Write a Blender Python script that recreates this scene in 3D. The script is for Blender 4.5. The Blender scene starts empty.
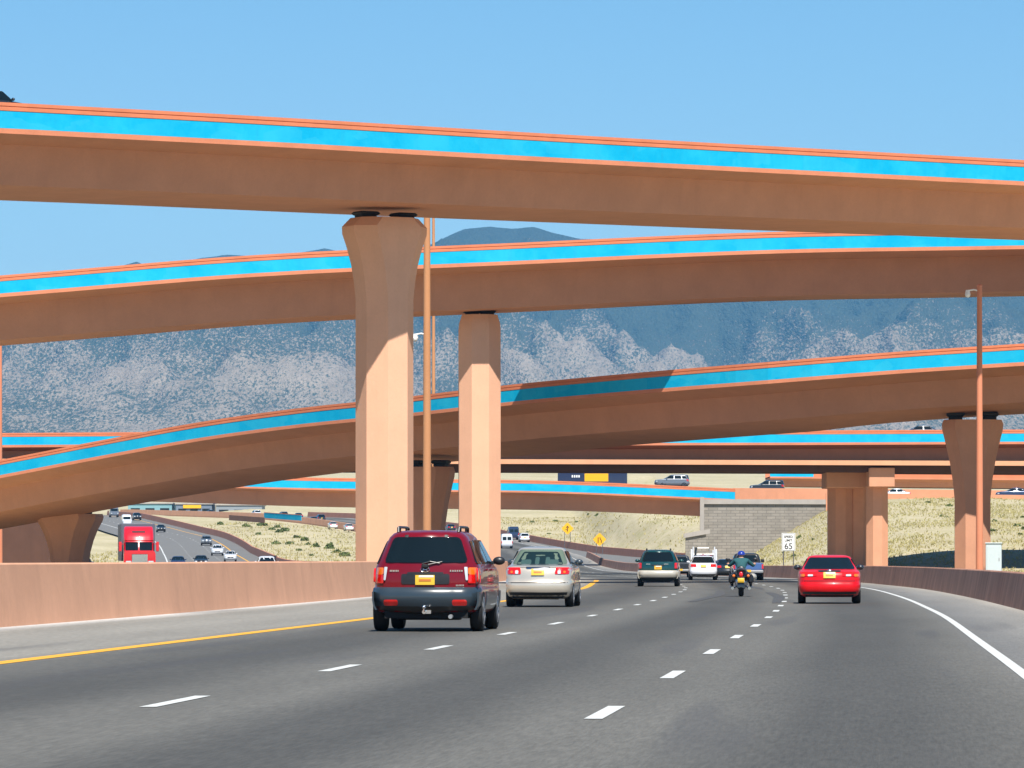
import bpy, bmesh, math, random
import numpy as np
from mathutils import Vector, Matrix, noise
R = math.radians
random.seed(7); rng = np.random.default_rng(7)
C = bpy.context.scene.collection
EYE, F, CX, HY = 1.2, 4800.0, 512.0, 559.0
def at(px, py, D):                       # what stands D metres ahead along this line of sight
    return Vector(((px-CX)/F*D, D, EYE+(HY-py)/F*D))
def lerp(a, b, t): return a+(b-a)*t
def sstep(a, b, x):
    t = min(1, max(0, (x-a)/(b-a))); return t*t*(3-2*t)
# ------------------------------------------------------------------ materials
def mat(name, col, rough=0.6, metal=0.0, coat=0.0, spec=0.5, emit=None):
    m = bpy.data.materials.new(name); m.use_nodes = True
    b = m.node_tree.nodes['Principled BSDF']
    b.inputs['Base Color'].default_value = (*col, 1); b.inputs['Roughness'].default_value = rough
    b.inputs['Metallic'].default_value = metal; b.inputs['Coat Weight'].default_value = coat
    b.inputs['Coat Roughness'].default_value = 0.04; b.inputs['Specular IOR Level'].default_value = spec
    return m
def N(m, kind, **kw):
    n = m.node_tree.nodes.new(kind)
    for k, v in kw.items():
        if k in n.inputs: n.inputs[k].default_value = v
        else: setattr(n, k, v)
    return n
def L(m, a, b): m.node_tree.links.new(a, b)
def ramp(m, fac, stops):
    r = N(m, 'ShaderNodeValToRGB'); e = r.color_ramp.elements
    e[0].position, e[0].color = stops[0][0], (*stops[0][1], 1)
    e[1].position, e[1].color = stops[-1][0], (*stops[-1][1], 1)
    for p, c in stops[1:-1]:
        x = e.new(p); x.color = (*c, 1)
    L(m, fac, r.inputs['Fac']); return r.outputs['Color']
def mixc(m, fac, a, b, mode='MIX'):
    n = N(m, 'ShaderNodeMix', data_type='RGBA', blend_type=mode)
    for sock, v in ((n.inputs[0], fac), (n.inputs[6], a), (n.inputs[7], b)):
        if hasattr(v, 'is_linked'): L(m, v, sock)
        elif isinstance(v, tuple): sock.default_value = (*v, 1)
        else: sock.default_value = v
    return n.outputs[2]
def mapped(m, scale, src='Object'):
    t = N(m, 'ShaderNodeTexCoord'); p = N(m, 'ShaderNodeMapping'); p.inputs['Scale'].default_value = scale
    L(m, t.outputs[src], p.inputs['Vector']); return p.outputs['Vector']
def noise_tex(m, vec, scale, detail=5, rough=0.6):
    n = N(m, 'ShaderNodeTexNoise', Scale=scale, Detail=detail, Roughness=rough); L(m, vec, n.inputs['Vector']); return n.outputs['Fac']
def bump(m, h, strength, dist=0.02):
    b = N(m, 'ShaderNodeBump', Strength=strength, Distance=dist); L(m, h, b.inputs['Height'])
    L(m, b.outputs['Normal'], m.node_tree.nodes['Principled BSDF'].inputs['Normal'])
def bsdf(m): return m.node_tree.nodes['Principled BSDF']
def concrete(name, col, var=0.14, streak=0.15, rough=0.85, dark=None, smap=(1.3, 1.3, 0.09)):
    m = mat(name, col, rough, spec=0.25)
    v = mapped(m, (1, 1, 1)); a = noise_tex(m, v, 0.55, 6); f = noise_tex(m, v, 9.0, 4)
    s = noise_tex(m, mapped(m, smap), 1.0, 5, 0.7)
    lo = tuple(c*(1-var) for c in col); hi = tuple(min(1, c*(1+var)) for c in col)
    c = ramp(m, a, [(0.3, lo), (0.7, hi)])
    dk = dark or tuple(x*0.55 for x in col)
    c2 = mixc(m, ramp(m, s, [(0.52, (0, 0, 0)), (0.8, (streak*2,)*3)]), c, dk)
    c3 = mixc(m, ramp(m, f, [(0.35, (0.18,)*3), (0.6, (0, 0, 0))]), c2, tuple(x*0.8 for x in col))
    L(m, c3, bsdf(m).inputs['Base Color']); bump(m, f, 0.25, 0.02)
    return m
M = {}
M['girder'] = concrete('girder_concrete', (0.56, 0.265, 0.155), 0.07, 0.10)
M['cap'] = concrete('parapet_concrete', (0.62, 0.20, 0.10), 0.10, 0.10)
M['slab'] = concrete('slab_concrete', (0.60, 0.22, 0.12), 0.10, 0.12)
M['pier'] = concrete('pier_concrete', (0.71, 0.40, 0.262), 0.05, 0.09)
M['pier_dark'] = concrete('pier_concrete_dark', (0.60, 0.295, 0.18), 0.08, 0.12)  # deeper tone of the pier concrete
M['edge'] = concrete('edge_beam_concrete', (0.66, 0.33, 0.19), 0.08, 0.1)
M['barrier'] = concrete('barrier_concrete', (0.62, 0.33, 0.205), 0.09, 0.2, smap=(0, 0.5, 0.35))
M['barrier_red'] = concrete('barrier_red_concrete', (0.44, 0.20, 0.135), 0.1, 0.2)
M['barrier_dirty'] = concrete('barrier_dirty_concrete', (0.38, 0.20, 0.14), 0.28, 0.5, dark=(0.07, 0.036, 0.028), smap=(0, 1.1, 0.12))
M['orange_wall'] = concrete('orange_wall_concrete', (0.60, 0.27, 0.155), 0.08, 0.12)
M['painted_shade'] = concrete('painted_shade_concrete', (0.10, 0.05, 0.035), 0.1, 0.2)  # near-black base colour carries the shade beneath the bridges
M['dark_wall'] = concrete('dark_wall_concrete', (0.2, 0.11, 0.08), 0.1, 0.2)
def blue_paint():
    m = mat('blue_band_paint', (0.0, 0.36, 0.68), 0.75, spec=0.15)
    v = mapped(m, (1, 1, 1)); a = noise_tex(m, v, 0.35, 6, 0.75); f = noise_tex(m, mapped(m, (2.2, 2.2, .5)), 1.0, 4, 0.7)
    vo = N(m, 'ShaderNodeTexVoronoi', distance='CHEBYCHEV', Scale=0.7); L(m, mapped(m, (1, .6, 1.6)), vo.inputs['Vector'])   # touched-up patches
    sp = N(m, 'ShaderNodeSeparateColor'); L(m, vo.outputs['Color'], sp.inputs[0])
    c = ramp(m, a, [(0.40, (0.0, 0.36, 0.62)), (0.62, (0.012, 0.43, 0.66))])
    c = mixc(m, ramp(m, sp.outputs[0], [(0.5, (0, 0, 0)), (0.95, (0.32,)*3)]), c, (0.04, 0.46, 0.64))
    c = mixc(m, ramp(m, f, [(0.55, (0, 0, 0)), (0.8, (0.35,)*3)]), c, (0.02, 0.28, 0.48))
    L(m, c, bsdf(m).inputs['Base Color']); return m
M['blue'] = blue_paint()
def mse():
    m = mat('block_wall', (0.3, 0.28, 0.25), 0.9, spec=0.2)
    v = mapped(m, (1, 1, 1), 'UV')
    b = N(m, 'ShaderNodeTexBrick', Scale=1.0); b.inputs['Mortar Size'].default_value = 0.035
    b.inputs['Brick Width'].default_value = 1.1; b.inputs['Row Height'].default_value = 0.36; b.inputs['Bias'].default_value = 0.1
    b.inputs['Color1'].default_value = (0.33, 0.30, 0.262, 1); b.inputs['Color2'].default_value = (0.27, 0.247, 0.215, 1); b.inputs['Mortar'].default_value = (0.185, 0.17, 0.15, 1)
    L(m, v, b.inputs['Vector'])
    n = noise_tex(m, v, 0.7, 5); c = mixc(m, 0.55, b.outputs['Color'], ramp(m, n, [(0.3, (0.6,)*3), (0.7, (1.0,)*3)]), 'MULTIPLY')
    L(m, c, bsdf(m).inputs['Base Color']); bump(m, b.outputs['Fac'], -0.6, 0.05); return m
M['mse'] = mse()
M['coping'] = concrete('grey_coping', (0.36, 0.33, 0.30), 0.1, 0.15)
def asphalt():
    m = mat('asphalt', (0.1, 0.1, 0.1), 0.8, spec=0.3)
    tc = N(m, 'ShaderNodeTexCoord'); sp = N(m, 'ShaderNodeSeparateXYZ'); L(m, tc.outputs['UV'], sp.inputs[0])
    mr = N(m, 'ShaderNodeMapRange'); mr.inputs['From Min'].default_value = -14.0; mr.inputs['From Max'].default_value = 7.0
    # the lateral place wanders a little so tyre wear is not ruled
    wv = noise_tex(m, mapped(m, (0.3, 0.012, 1), 'UV'), 1.0, 3); ad = N(m, 'ShaderNodeMath', operation='MULTIPLY_ADD'); ad.inputs[1].default_value = 0.8
    L(m, wv, ad.inputs[0]); L(m, sp.outputs['X'], ad.inputs[2]); L(m, ad.outputs[0], mr.inputs['Value'])
    def p(x): return (x+0.4+14.0)/21.0
    sh = (0.225, 0.212, 0.185); a = (0.114, 0.110, 0.098); d = (0.068, 0.066, 0.060)
    st = [(p(-13.2), (0.48, 0.47, 0.45)), (p(-12.75), (0.34, 0.33, 0.31)), (p(-12.3), sh), (p(-8.5), sh), (p(-7.7), a), (p(-6.2), d), (p(-5.2), d), (p(-4.0), a), (p(-3.0), a),
          (p(-2.2), d), (p(-1.4), d), (p(-0.4), a), (p(0.5), a), (p(1.5), d), (p(2.3), d), (p(3.3), a), (p(3.9), (0.15, 0.148, 0.142)), (p(5.2), (0.22, 0.212, 0.195)), (p(5.7), (0.30, 0.28, 0.25))]
    c = ramp(m, mr.outputs['Result'], st)
    big = noise_tex(m, mapped(m, (0.5, 0.05, 1), 'UV'), 1.0, 5); c = mixc(m, 1.0, c, ramp(m, big, [(0.3, (0.86,)*3), (0.72, (1.1,)*3)]), 'MULTIPLY')
    fine = noise_tex(m, mapped(m, (28, 1.5, 1), 'UV'), 1.0, 3, 0.85); c = mixc(m, 1.0, c, ramp(m, fine, [(0.3, (0.76,)*3), (0.7, (1.24,)*3)]), 'MULTIPLY')
    mid = noise_tex(m, mapped(m, (1, 0.25, 1), 'UV'), 7, 3, 0.7); c = mixc(m, 1.0, c, ramp(m, mid, [(0.25, (0.88,)*3), (0.75, (1.12,)*3)]), 'MULTIPLY')
    sk = noise_tex(m, mapped(m, (0.7, 0.028, 1), 'UV'), 1.3, 1, 0.4); c = mixc(m, ramp(m, sk, [(0.63, (0, 0, 0)), (0.70, (0.35,)*3)]), c, (0.055, 0.055, 0.06))
    L(m, c, bsdf(m).inputs['Base Color']); bump(m, fine, 0.35, 0.01); return m
M['asphalt'] = asphalt()
M['asphalt_far'] = concrete('asphalt_far', (0.15, 0.148, 0.143), 0.12, 0.0, dark=(0.1, 0.1, 0.1))
def paint_mark(n, col):
    m = mat(n, col, 0.6); v = mapped(m, (1, 1, 1)); f = noise_tex(m, v, 12, 3)
    L(m, ramp(m, f, [(0.3, tuple(c*0.7 for c in col)), (0.5, col)]), bsdf(m).inputs['Base Color']); return m
M['white_line'] = paint_mark('white_road_paint', (0.56, 0.57, 0.55)); M['yellow_line'] = paint_mark('yellow_road_paint', (0.72, 0.36, 0.02))
def soil():
    m = mat('dry_ground', (0.4, 0.35, 0.26), 0.95, spec=0.1)
    v = mapped(m, (1, 1, 1)); a = noise_tex(m, v, 0.03, 6); b = noise_tex(m, v, 0.45, 6, 0.7); f = noise_tex(m, v, 2.5, 4, 0.8)
    c = ramp(m, a, [(0.35, (0.40, 0.35, 0.225)), (0.65, (0.50, 0.44, 0.30))])
    c = mixc(m, ramp(m, b, [(0.50, (0, 0, 0)), (0.66, (0.75,)*3)]), c, (0.31, 0.30, 0.12))
    c = mixc(m, 1.0, c, ramp(m, f, [(0.25, (0.62,)*3), (0.7, (1.12,)*3)]), 'MULTIPLY')
    L(m, c, bsdf(m).inputs['Base Color']); bump(m, f, 0.6, 0.12); return m
M['soil'] = soil()
def leafm(n, a, b):
    m = mat(n, a, 0.7, spec=0.2); oi = N(m, 'ShaderNodeTexCoord'); f = noise_tex(m, mapped(m, (1, 1, 1)), 3.0, 3)
    L(m, ramp(m, f, [(0.3, a), (0.7, b)]), bsdf(m).inputs['Base Color']); return m
M['bush'] = leafm('bush_leaf', (0.07, 0.10, 0.03), (0.15, 0.18, 0.06)); M['grass'] = leafm('dry_grass', (0.34, 0.31, 0.11), (0.50, 0.43, 0.22))
M['stem'] = mat('stem', (0.12, 0.08, 0.05), 0.9)
def mountain():
    m = mat('mountain_rock', (0.3, 0.25, 0.22), 0.95, spec=0.1)
    big = noise_tex(m, mapped(m, (1, .35, 1)), 0.0035, 6, 0.65); dots = noise_tex(m, mapped(m, (1, .14, 1)), 0.20, 3, 0.8); mid = noise_tex(m, mapped(m, (1, .25, 1)), 0.022, 5, 0.75)
    at_ = N(m, 'ShaderNodeAttribute', attribute_name='cover')
    def add(a, b, k):
        x = N(m, 'ShaderNodeMath', operation='MULTIPLY_ADD'); x.inputs[1].default_value = k; L(m, a, x.inputs[0]); L(m, b, x.inputs[2]); return x.outputs[0]
    cover = add(big, add(mid, add(dots, at_.outputs['Fac'], 1.9), 0.55), 0.5)     # about 0.9 on average at cover 0
    hv = N(m, 'ShaderNodeMath', operation='MULTIPLY'); hv.inputs[1].default_value = .5; L(m, cover, hv.inputs[0])
    rock = ramp(m, mid, [(0.3, (0.22, 0.18, 0.135)), (0.7, (0.36, 0.295, 0.225))])
    veg = ramp(m, dots, [(0.3, (0.028, 0.042, 0.034)), (0.7, (0.07, 0.085, 0.06))])
    k = ramp(m, hv.outputs[0], [(0.655, (0, 0, 0)), (0.77, (1, 1, 1))])
    L(m, mixc(m, k, rock, veg), bsdf(m).inputs['Base Color']); bump(m, mid, 1.0, 25); return m
M['mountain'] = mountain()
M['black'] = mat('black_rubber', (0.012, 0.012, 0.013), 0.75, spec=0.3); M['bearing'] = mat('bearing', (0.02, 0.02, 0.022), 0.7)
M['trim'] = mat('grey_plastic', (0.028, 0.042, 0.055), 0.28, coat=.4); M['blackp'] = mat('black_plastic', (0.015, 0.015, 0.017), 0.4)
M['glass'] = mat('car_glass', (0.006, 0.011, 0.014), 0.04, spec=0.4)
def seeglass():
    m = mat('tinted_glass', (0.01, 0.03, 0.035), 0.04); nt = m.node_tree; o = nt.nodes['Material Output']
    tr = N(m, 'ShaderNodeBsdfTransparent'); tr.inputs['Color'].default_value = (0.5, 0.64, 0.64, 1); gl = N(m, 'ShaderNodeBsdfGlossy'); gl.inputs['Roughness'].default_value = 0.03
    fr = N(m, 'ShaderNodeFresnel', IOR=1.55); mx = N(m, 'ShaderNodeMixShader'); L(m, fr.outputs[0], mx.inputs[0]); L(m, tr.outputs[0], mx.inputs[1]); L(m, gl.outputs[0], mx.inputs[2]); L(m, mx.outputs[0], o.inputs['Surface']); return m
M['seeglass'] = seeglass()
M['chrome'] = mat('chrome', (0.75, 0.75, 0.77), 0.12, 1.0); M['alloy'] = mat('alloy', (0.55, 0.56, 0.58), 0.28, 0.9)
M['lamp_red'] = mat('tail_lamp_red', (0.62, 0.008, 0.006), 0.15, coat=1); M['lamp_amber'] = mat('lamp_amber', (0.75, 0.16, 0.01), 0.15, coat=1); M['glass_soft'] = mat('rear_glass', (0.006, 0.011, 0.014), 0.05, spec=.3); M['lamp_clear'] = mat('lamp_clear', (0.5, 0.53, 0.55), 0.12, coat=1)
M['plate'] = mat('yellow_plate', (0.70, 0.42, 0.03), 0.45); M['plate_txt'] = mat('plate_text', (0.50, 0.16, 0.03), 0.5); M['plate_turq'] = mat('plate_white', (0.7, 0.75, 0.75), 0.4)
M['seat'] = mat('grey_seat', (0.17, 0.20, 0.19), 0.8); M['inside'] = mat('dark_interior', (0.02, 0.035, 0.04), 0.8)
def paint(n, col, metal=0.0, rough=0.3, coat=1.0): return mat(n, col, rough, metal, coat, .5 if coat == 1 else .25)
M['maroon'] = paint('maroon_paint', (0.15, 0.002, 0.008), 0.0, 0.3, .6); M['silver'] = paint('champagne_paint', (0.66, 0.585, 0.48), 0.5, 0.32); M['green'] = paint('dark_green_paint', (0.004, 0.05, 0.052), 0.2)
M['redcar'] = paint('red_paint', (0.62, 0.004, 0.008), 0.0, .35, .4); M['white'] = paint('white_paint', (0.66, 0.69, 0.74)); M['navy'] = paint('navy_paint', (0.02, 0.035, 0.09), 0.2); M['bluecar'] = paint('blue_paint', (0.06, 0.12, 0.30), 0.2)
M['darkcar'] = paint('dark_paint', (0.02, 0.024, 0.03), 0.2); M['greycar'] = paint('grey_paint', (0.16, 0.18, 0.21), 0.3); M['beige'] = paint('beige_paint', (0.50, 0.46, 0.38), 0.2)
M['truckred'] = paint('truck_red_paint', (0.58, 0.008, 0.018)); M['trailer'] = mat('trailer_grey', (0.10, 0.10, 0.13), 0.5)
M['steel'] = mat('galvanised_steel', (0.4, 0.4, 0.4), 0.45, 0.6); M['pole'] = concrete('pole_paint', (0.50, 0.24, 0.115), 0.06, 0.05, 0.55); M['polered'] = concrete('pole_paint_red', (0.58, 0.22, 0.125), 0.06, 0.05, 0.55)
M['signyellow'] = mat('sign_yellow', (0.85, 0.42, 0.01), 0.45); M['signwhite'] = mat('sign_white', (0.78, 0.79, 0.78), 0.45); M['ink'] = mat('sign_black', (0.015,)*3, 0.5); M['post'] = mat('sign_post', (0.10, 0.10, 0.11), 0.6, 0.4)
M['cabinet'] = concrete('cabinet_paint', (0.50, 0.58, 0.60), 0.04, 0.05, 0.5)
# ------------------------------------------------------------------ mesh building
class MB:
    def __init__(s): s.v = []; s.f = []; s.uv = None
    def add(s, vs, fs):
        o = len(s.v); s.v += [tuple(p) for p in vs]; s.f += [tuple(i+o for i in f) for f in fs]; return s
    def grid(s, rows, close=False):
        n = len(rows[0]); vs = [p for r in rows for p in r]; fs = []
        for i in range(len(rows)-1):
            for j in range(n if close else n-1):
                k = (j+1) % n; fs.append((i*n+j, i*n+k, (i+1)*n+k, (i+1)*n+j))
        return s.add(vs, fs)
    def loft(s, rings):                   # closed rings with both ends filled
        n = len(rings[0]); s.grid(rings, True); o = len(s.v)-n*len(rings)
        s.f.append(tuple(o+i for i in range(n))[::-1]); s.f.append(tuple(o+(len(rings)-1)*n+i for i in range(n))); return s
    def box(s, c, d, bev=0.0, rz=0.0, mat4=None):
        x, y, z = d[0]/2, d[1]/2, d[2]/2; b = min(bev, x*.9, y*.9, z*.9)
        if b <= 0:
            vs = [Vector((i*x, j*y, k*z)) for k in (-1, 1) for i, j in ((-1, -1), (1, -1), (1, 1), (-1, 1))]
            fs = [(3, 2, 1, 0), (4, 5, 6, 7), (0, 1, 5, 4), (1, 2, 6, 5), (2, 3, 7, 6), (3, 0, 4, 7)]
        else:
            def ring(ix, iy, zz): return [Vector(p+(zz,)) for p in ((-ix+b, -iy), (ix-b, -iy), (ix, -iy+b), (ix, iy-b), (ix-b, iy), (-ix+b, iy), (-ix, iy-b), (-ix, -iy+b))]
            t = MB(); t.loft([ring(x-b*.99, y-b*.99, -z), ring(x, y, -z+b), ring(x, y, z-b), ring(x-b*.99, y-b*.99, z)]); vs, fs = [Vector(p) for p in t.v], t.f
        Mx = mat4 if mat4 is not None else Matrix.Rotation(rz, 4, 'Z')
        return s.add([Vector(c)+(Mx.to_3x3() @ p) for p in vs], fs)
    def tube(s, pts, r, n=8, cap=True):
        pts = [Vector(p) for p in pts]; rs = r if isinstance(r, (list, tuple)) else [r]*len(pts); rings = []
        for i, p in enumerate(pts):
            t = (pts[min(i+1, len(pts)-1)]-pts[max(i-1, 0)]).normalized()
            a = Vector((0, 0, 1)) if abs(t.z) < 0.9 else Vector((1, 0, 0)); u = t.cross(a).normalized(); w = t.cross(u)
            rings.append([p+(u*math.cos(2*math.pi*k/n)+w*math.sin(2*math.pi*k/n))*rs[i] for k in range(n)])
        return s.loft(rings) if cap else s.grid(rings, True)
    def ell(s, c, r, n=10, m=7):
        rings = [[Vector(c)+Vector((r[0]*math.sin(a)*math.cos(b), r[1]*math.sin(a)*math.sin(b), -r[2]*math.cos(a))) for b in (2*math.pi*k/n for k in range(n))] for a in (math.pi*(i+.15)/(m-.7) for i in range(m))]
        return s.loft(rings)
    def lathe_x(s, c, prof, n=24):        # prof: (x, radius), turned round an axle along x
        rings = [[Vector((c[0]+x, c[1]+r*math.cos(a), c[2]+r*math.sin(a))) for a in (2*math.pi*k/n for k in range(n))] for x, r in prof]
        return s.loft(rings)
    def sweep(s, path, prof, bank=0.0):   # path: list of (P, n); prof: closed (s, z)
        rings = [[P+n*a+Vector((0, 0, z-(bank(i) if callable(bank) else bank)*a)) for a, z in prof] for i, (P, n) in enumerate(path)]
        return s.loft(rings)
    def build(s, name, m, parent=None, smooth=False, loc=None):
        me = bpy.data.meshes.new(name); me.from_pydata(s.v, [], s.f); me.validate()
        bm = bmesh.new(); bm.from_mesh(me); bmesh.ops.recalc_face_normals(bm, faces=bm.faces); bm.to_mesh(me); bm.free()
        for x in (m if isinstance(m, (list, tuple)) else [m]): me.materials.append(x)
        if smooth:
            me.polygons.foreach_set('use_smooth', [True]*len(me.polygons)); me.set_sharp_from_angle(angle=R(smooth if smooth > 1 else 38))
        o = bpy.data.objects.new(name, me); C.objects.link(o)
        if parent: o.parent = parent
        if loc is not None: o.location = loc
        return o
def tag(o, label=None, cat=None, group=None, kind=None):
    if label: o['label'] = label
    if cat: o['category'] = cat
    if group: o['group'] = group
    if kind: o['kind'] = kind
    return o
def empty(name, loc, rz=0, label=None, cat=None, group=None):
    o = bpy.data.objects.new(name, None); C.objects.link(o); o.location = loc; o.rotation_euler = (0, 0, rz); o.empty_display_size = .3
    return tag(o, label, cat, group)
def catmull(pts, step=3.0):
    pts = [Vector(p) for p in pts]; out = []
    for i in range(len(pts)-1):
        p0 = pts[max(i-1, 0)]; p1, p2 = pts[i], pts[i+1]; p3 = pts[min(i+2, len(pts)-1)]
        if i == 0: p0 = p1*2-p2
        if i == len(pts)-2: p3 = p2*2-p1
        n = max(2, int((p2-p1).length/step))
        for k in range(n):
            t = k/n; out.append(0.5*((2*p1)+(p2-p0)*t+(2*p0-5*p1+4*p2-p3)*t*t+(3*p1-p0-3*p2+p3)*t**3))
    out.append(pts[-1]); return out
def with_normals(pts, side=1):            # side=+1: normal to the left of travel
    r = []
    for i, p in enumerate(pts):
        t = pts[min(i+1, len(pts)-1)]-pts[max(i-1, 0)]; t.z = 0; t.normalize(); r.append((p, Vector((-t.y, t.x, 0))*side))
    return r
# ------------------------------------------------------------------ ground, roads
ZP = [(-400, 0), (0, 0), (235, 0), (330, -.12), (420, -.22), (520, -.05), (600, .3), (665, .95), (760, 2.1), (860, 4.2), (960, 6.7), (1100, 10.6), (1250, 13), (1400, 14.2), (2000, 34), (8000, 200), (20000, 500)]
def ZR(D): return float(np.interp(D, [p[0] for p in ZP], [p[1] for p in ZP]))
main_c = catmull([(x, d, 0) for x, d in [(-14, -120), (-5.6, -40), (-2.3, 0), (.8, 38), (3.57, 75), (5.4, 100), (6.85, 122), (8.05, 141), (9.2, 161), (10.3, 182), (11.1, 202), (12.0, 238), (13.0, 285), (13.3, 330), (12.6, 370), (10.9, 410), (8.1, 460), (6.3, 520), (5.6, 600), (5.2, 700), (3, 780), (-4, 870), (-16, 960), (-34, 1060), (-62, 1170), (-98, 1290)]], 4)
opp_c = catmull([(x, d, 0) for x, d in [(-26, -120), (-23.5, 0), (-21.5, 100), (-19.3, 220), (-19.8, 335), (-21.5, 375), (-27, 450), (-34.5, 540), (-43, 665), (-59, 860), (-72, 960), (-94, 1100), (-122, 1270)]], 5)
ramp_c = catmull([(x, d, 0) for x, d in [(21.8, 626), (19.2, 655), (15.5, 690), (9.5, 750), (3.5, 810), (-4, 890), (-16, 985), (-38, 1085), (-66, 1190)]], 5)
def road_pts(c, off, dz=0.0, step=1):
    out = []
    for p, n in with_normals(c, -1)[::step]:
        q = p+n*off; out.append(Vector((q.x, q.y, ZR(q.y)+dz)))
    return out
def ribbon(c, offs, dz=0.0):
    mb = MB(); uv = []; s = 0; prev = None; w = with_normals(c, -1); rows = []
    for p, n in w:
        if prev is not None: s += (p-prev).length
        prev = p; rows.append([Vector((p.x+n.x*o, p.y+n.y*o, ZR(p.y)+dz)) for o in offs]); uv.append([(o, s) for o in offs])
    mb.grid(rows); mb.uv = [u for r in uv for u in r]; return mb
def set_uv(o, uvs):
    me = o.data; l = me.uv_layers.new(name='UVMap')
    for lp in me.loops: l.data[lp.index].uv = uvs[lp.vertex_index]
mb = ribbon(main_c, [-13.2, -10, -6, -3, 0, 3, 5.7]); road = mb.build('road', M['asphalt']); set_uv(road, mb.uv); tag(road, kind='structure')
mb = ribbon(opp_c, [-9.5, -5, 0, 5, 9]); road2 = mb.build('opposing_road', M['asphalt_far']); tag(road2, kind='structure')
mb = ribbon(ramp_c, [-5, 0, 5], -.012); r3 = mb.build('ramp_road', M['asphalt_far']); tag(r3, kind='structure')
def dense(c, step):
    out = [c[0]]; acc = 0
    for a, b in zip(c, c[1:]):
        l = (b-a).length; n = max(1, int(l/step))
        out += [a.lerp(b, (k+1)/n) for k in range(n)]
    return out
main_d = dense(main_c, .5)
def line_mesh(c, off, w, d0, d1, dash=None, phase=0.0, dz=.005):
    mb = MB(); wn = with_normals(c, -1); s = 0; run = []
    def flush():
        if len(run) > 1: mb.grid([[Vector((p.x+n.x*(off-w/2), p.y+n.y*(off-w/2), ZR(p.y)+dz)), Vector((p.x+n.x*(off+w/2), p.y+n.y*(off+w/2), ZR(p.y)+dz))] for p, n in run])
        run.clear()
    for i, (p, n) in enumerate(wn):
        if i: s += (p-c[i-1]).length
        on = d0 <= p.y <= d1 and (dash is None or ((p.y-phase) % dash[1]) < dash[0])
        if on: run.append((p, n))
        else: flush()
    flush(); return mb
line_mesh(main_d, -3.8, .14, 20, 640, (3.5, 12.2), 38.5).build('lane_line', M['white_line'], road)
line_mesh(main_d, -.03, .14, 20, 640, (3.6, 12.2), 35.8).build('lane_line', M['white_line'], road)
line_mesh(main_d, 3.6, .135, 0, 900).build('edge_line', M['white_line'], road)
line_mesh(main_d, -8.0, .28, 0, 285).build('yellow_line', M['yellow_line'], road)
tm = mat('tyre_rubber_mark', (0.062, 0.061, 0.06), 0.8)
for pts in ([(5.0, 134), (5.9, 146), (6.9, 160), (7.9, 182)], [(7.15, 130), (7.75, 140), (8.5, 153), (9.2, 172)], [(9.9, 190), (10.3, 205), (10.2, 222)]):
    c = catmull([(x, d, ZR(d)+.007) for x, d in pts], 2); mb = MB()
    mb.grid([[p-n*(.11+.07*math.sin(math.pi*i/len(c))), p+n*(.11+.07*math.sin(math.pi*i/len(c)))] for i, (p, n) in enumerate(with_normals(c, -1))]); mb.build('tyre_mark', tm, road)
opp_d = dense(opp_c, 1.2)
line_mesh(opp_d, 6.3, .22, 100, 1200).build('yellow_line', M['yellow_line'], road2)
line_mesh(opp_d, 2.6, .2, 100, 1200, (3.05, 12.2)).build('lane_line', M['white_line'], road2)
line_mesh(opp_d, -1.1, .2, 100, 1200, (3.05, 12.2)).build('lane_line', M['white_line'], road2)
line_mesh(opp_d, -4.8, .2, 100, 1200).build('edge_line', M['white_line'], road2)
roads_np = []
for c, a, b in ((main_c, -13.8, 6.4), (opp_c, -10, 9.5), (ramp_c, -5.4, 6)):
    w = with_normals(c, -1); roads_np.append((np.array([[p.x, p.y] for p, n in w]), np.array([[n.x, n.y] for p, n in w]), a, b))
def natural(x, D):
    z = ZR(D)
    S = sstep(24, 43.5, x); Rr = float(np.interp(D, [0, 385, 431, 437, 453, 585, 660, 1200], [0, 0, .05, .6, 2.4, 8.4, 8.6, 15]))
    z = max(z, S*Rr)
    if x > 8 and 590 < D: z = max(z, sstep(8, 21, x)*float(np.interp(D, [590, 640, 800, 1100, 1250], [1.2, 2.4, 8.6, 16, 17])))
    if x < -30 and D < 460: z += 0.0
    if 1000 < D < 2500: z += 2.0*noise.noise(Vector((x*.02, D*.02, 3)))*min(1, (D-1000)/200)
    z += .35*noise.noise(Vector((x*.08, D*.05, 1.3)))*sstep(500, 620, D)
    if -30 < x < 40 and D > 1150: z += 6.5*sstep(1150, 1320, D)*sstep(-30, -8, x)
    return z
xs = sorted(set([round(v, 2) for v in np.arange(-150, 110.1, 2.0)]+[s*v for v in (180, 240, 330, 450, 650, 900, 1300, 1900, 2700, 3800, 5500, 8000) for s in (-1, 1)]))
ds = [-400, -300, -200, -150, -110]+list(np.arange(-80, 380, 10))+list(np.arange(380, 1300, 5))+[1310, 1340, 1380, 1440, 1520, 1620, 1750, 1950, 2200, 2600, 3100, 3800, 4600, 5600, 6800, 8000, 9500]
rows = []
GX, GD = np.array(xs), np.array(ds)
Zg = np.zeros((len(ds), len(xs)))
for i, D in enumerate(ds):
    for j, x in enumerate(xs): Zg[i, j] = natural(x, D)
P = np.stack(np.meshgrid(GX, GD), -1).reshape(-1, 2); Zf = Zg.reshape(-1)
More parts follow.
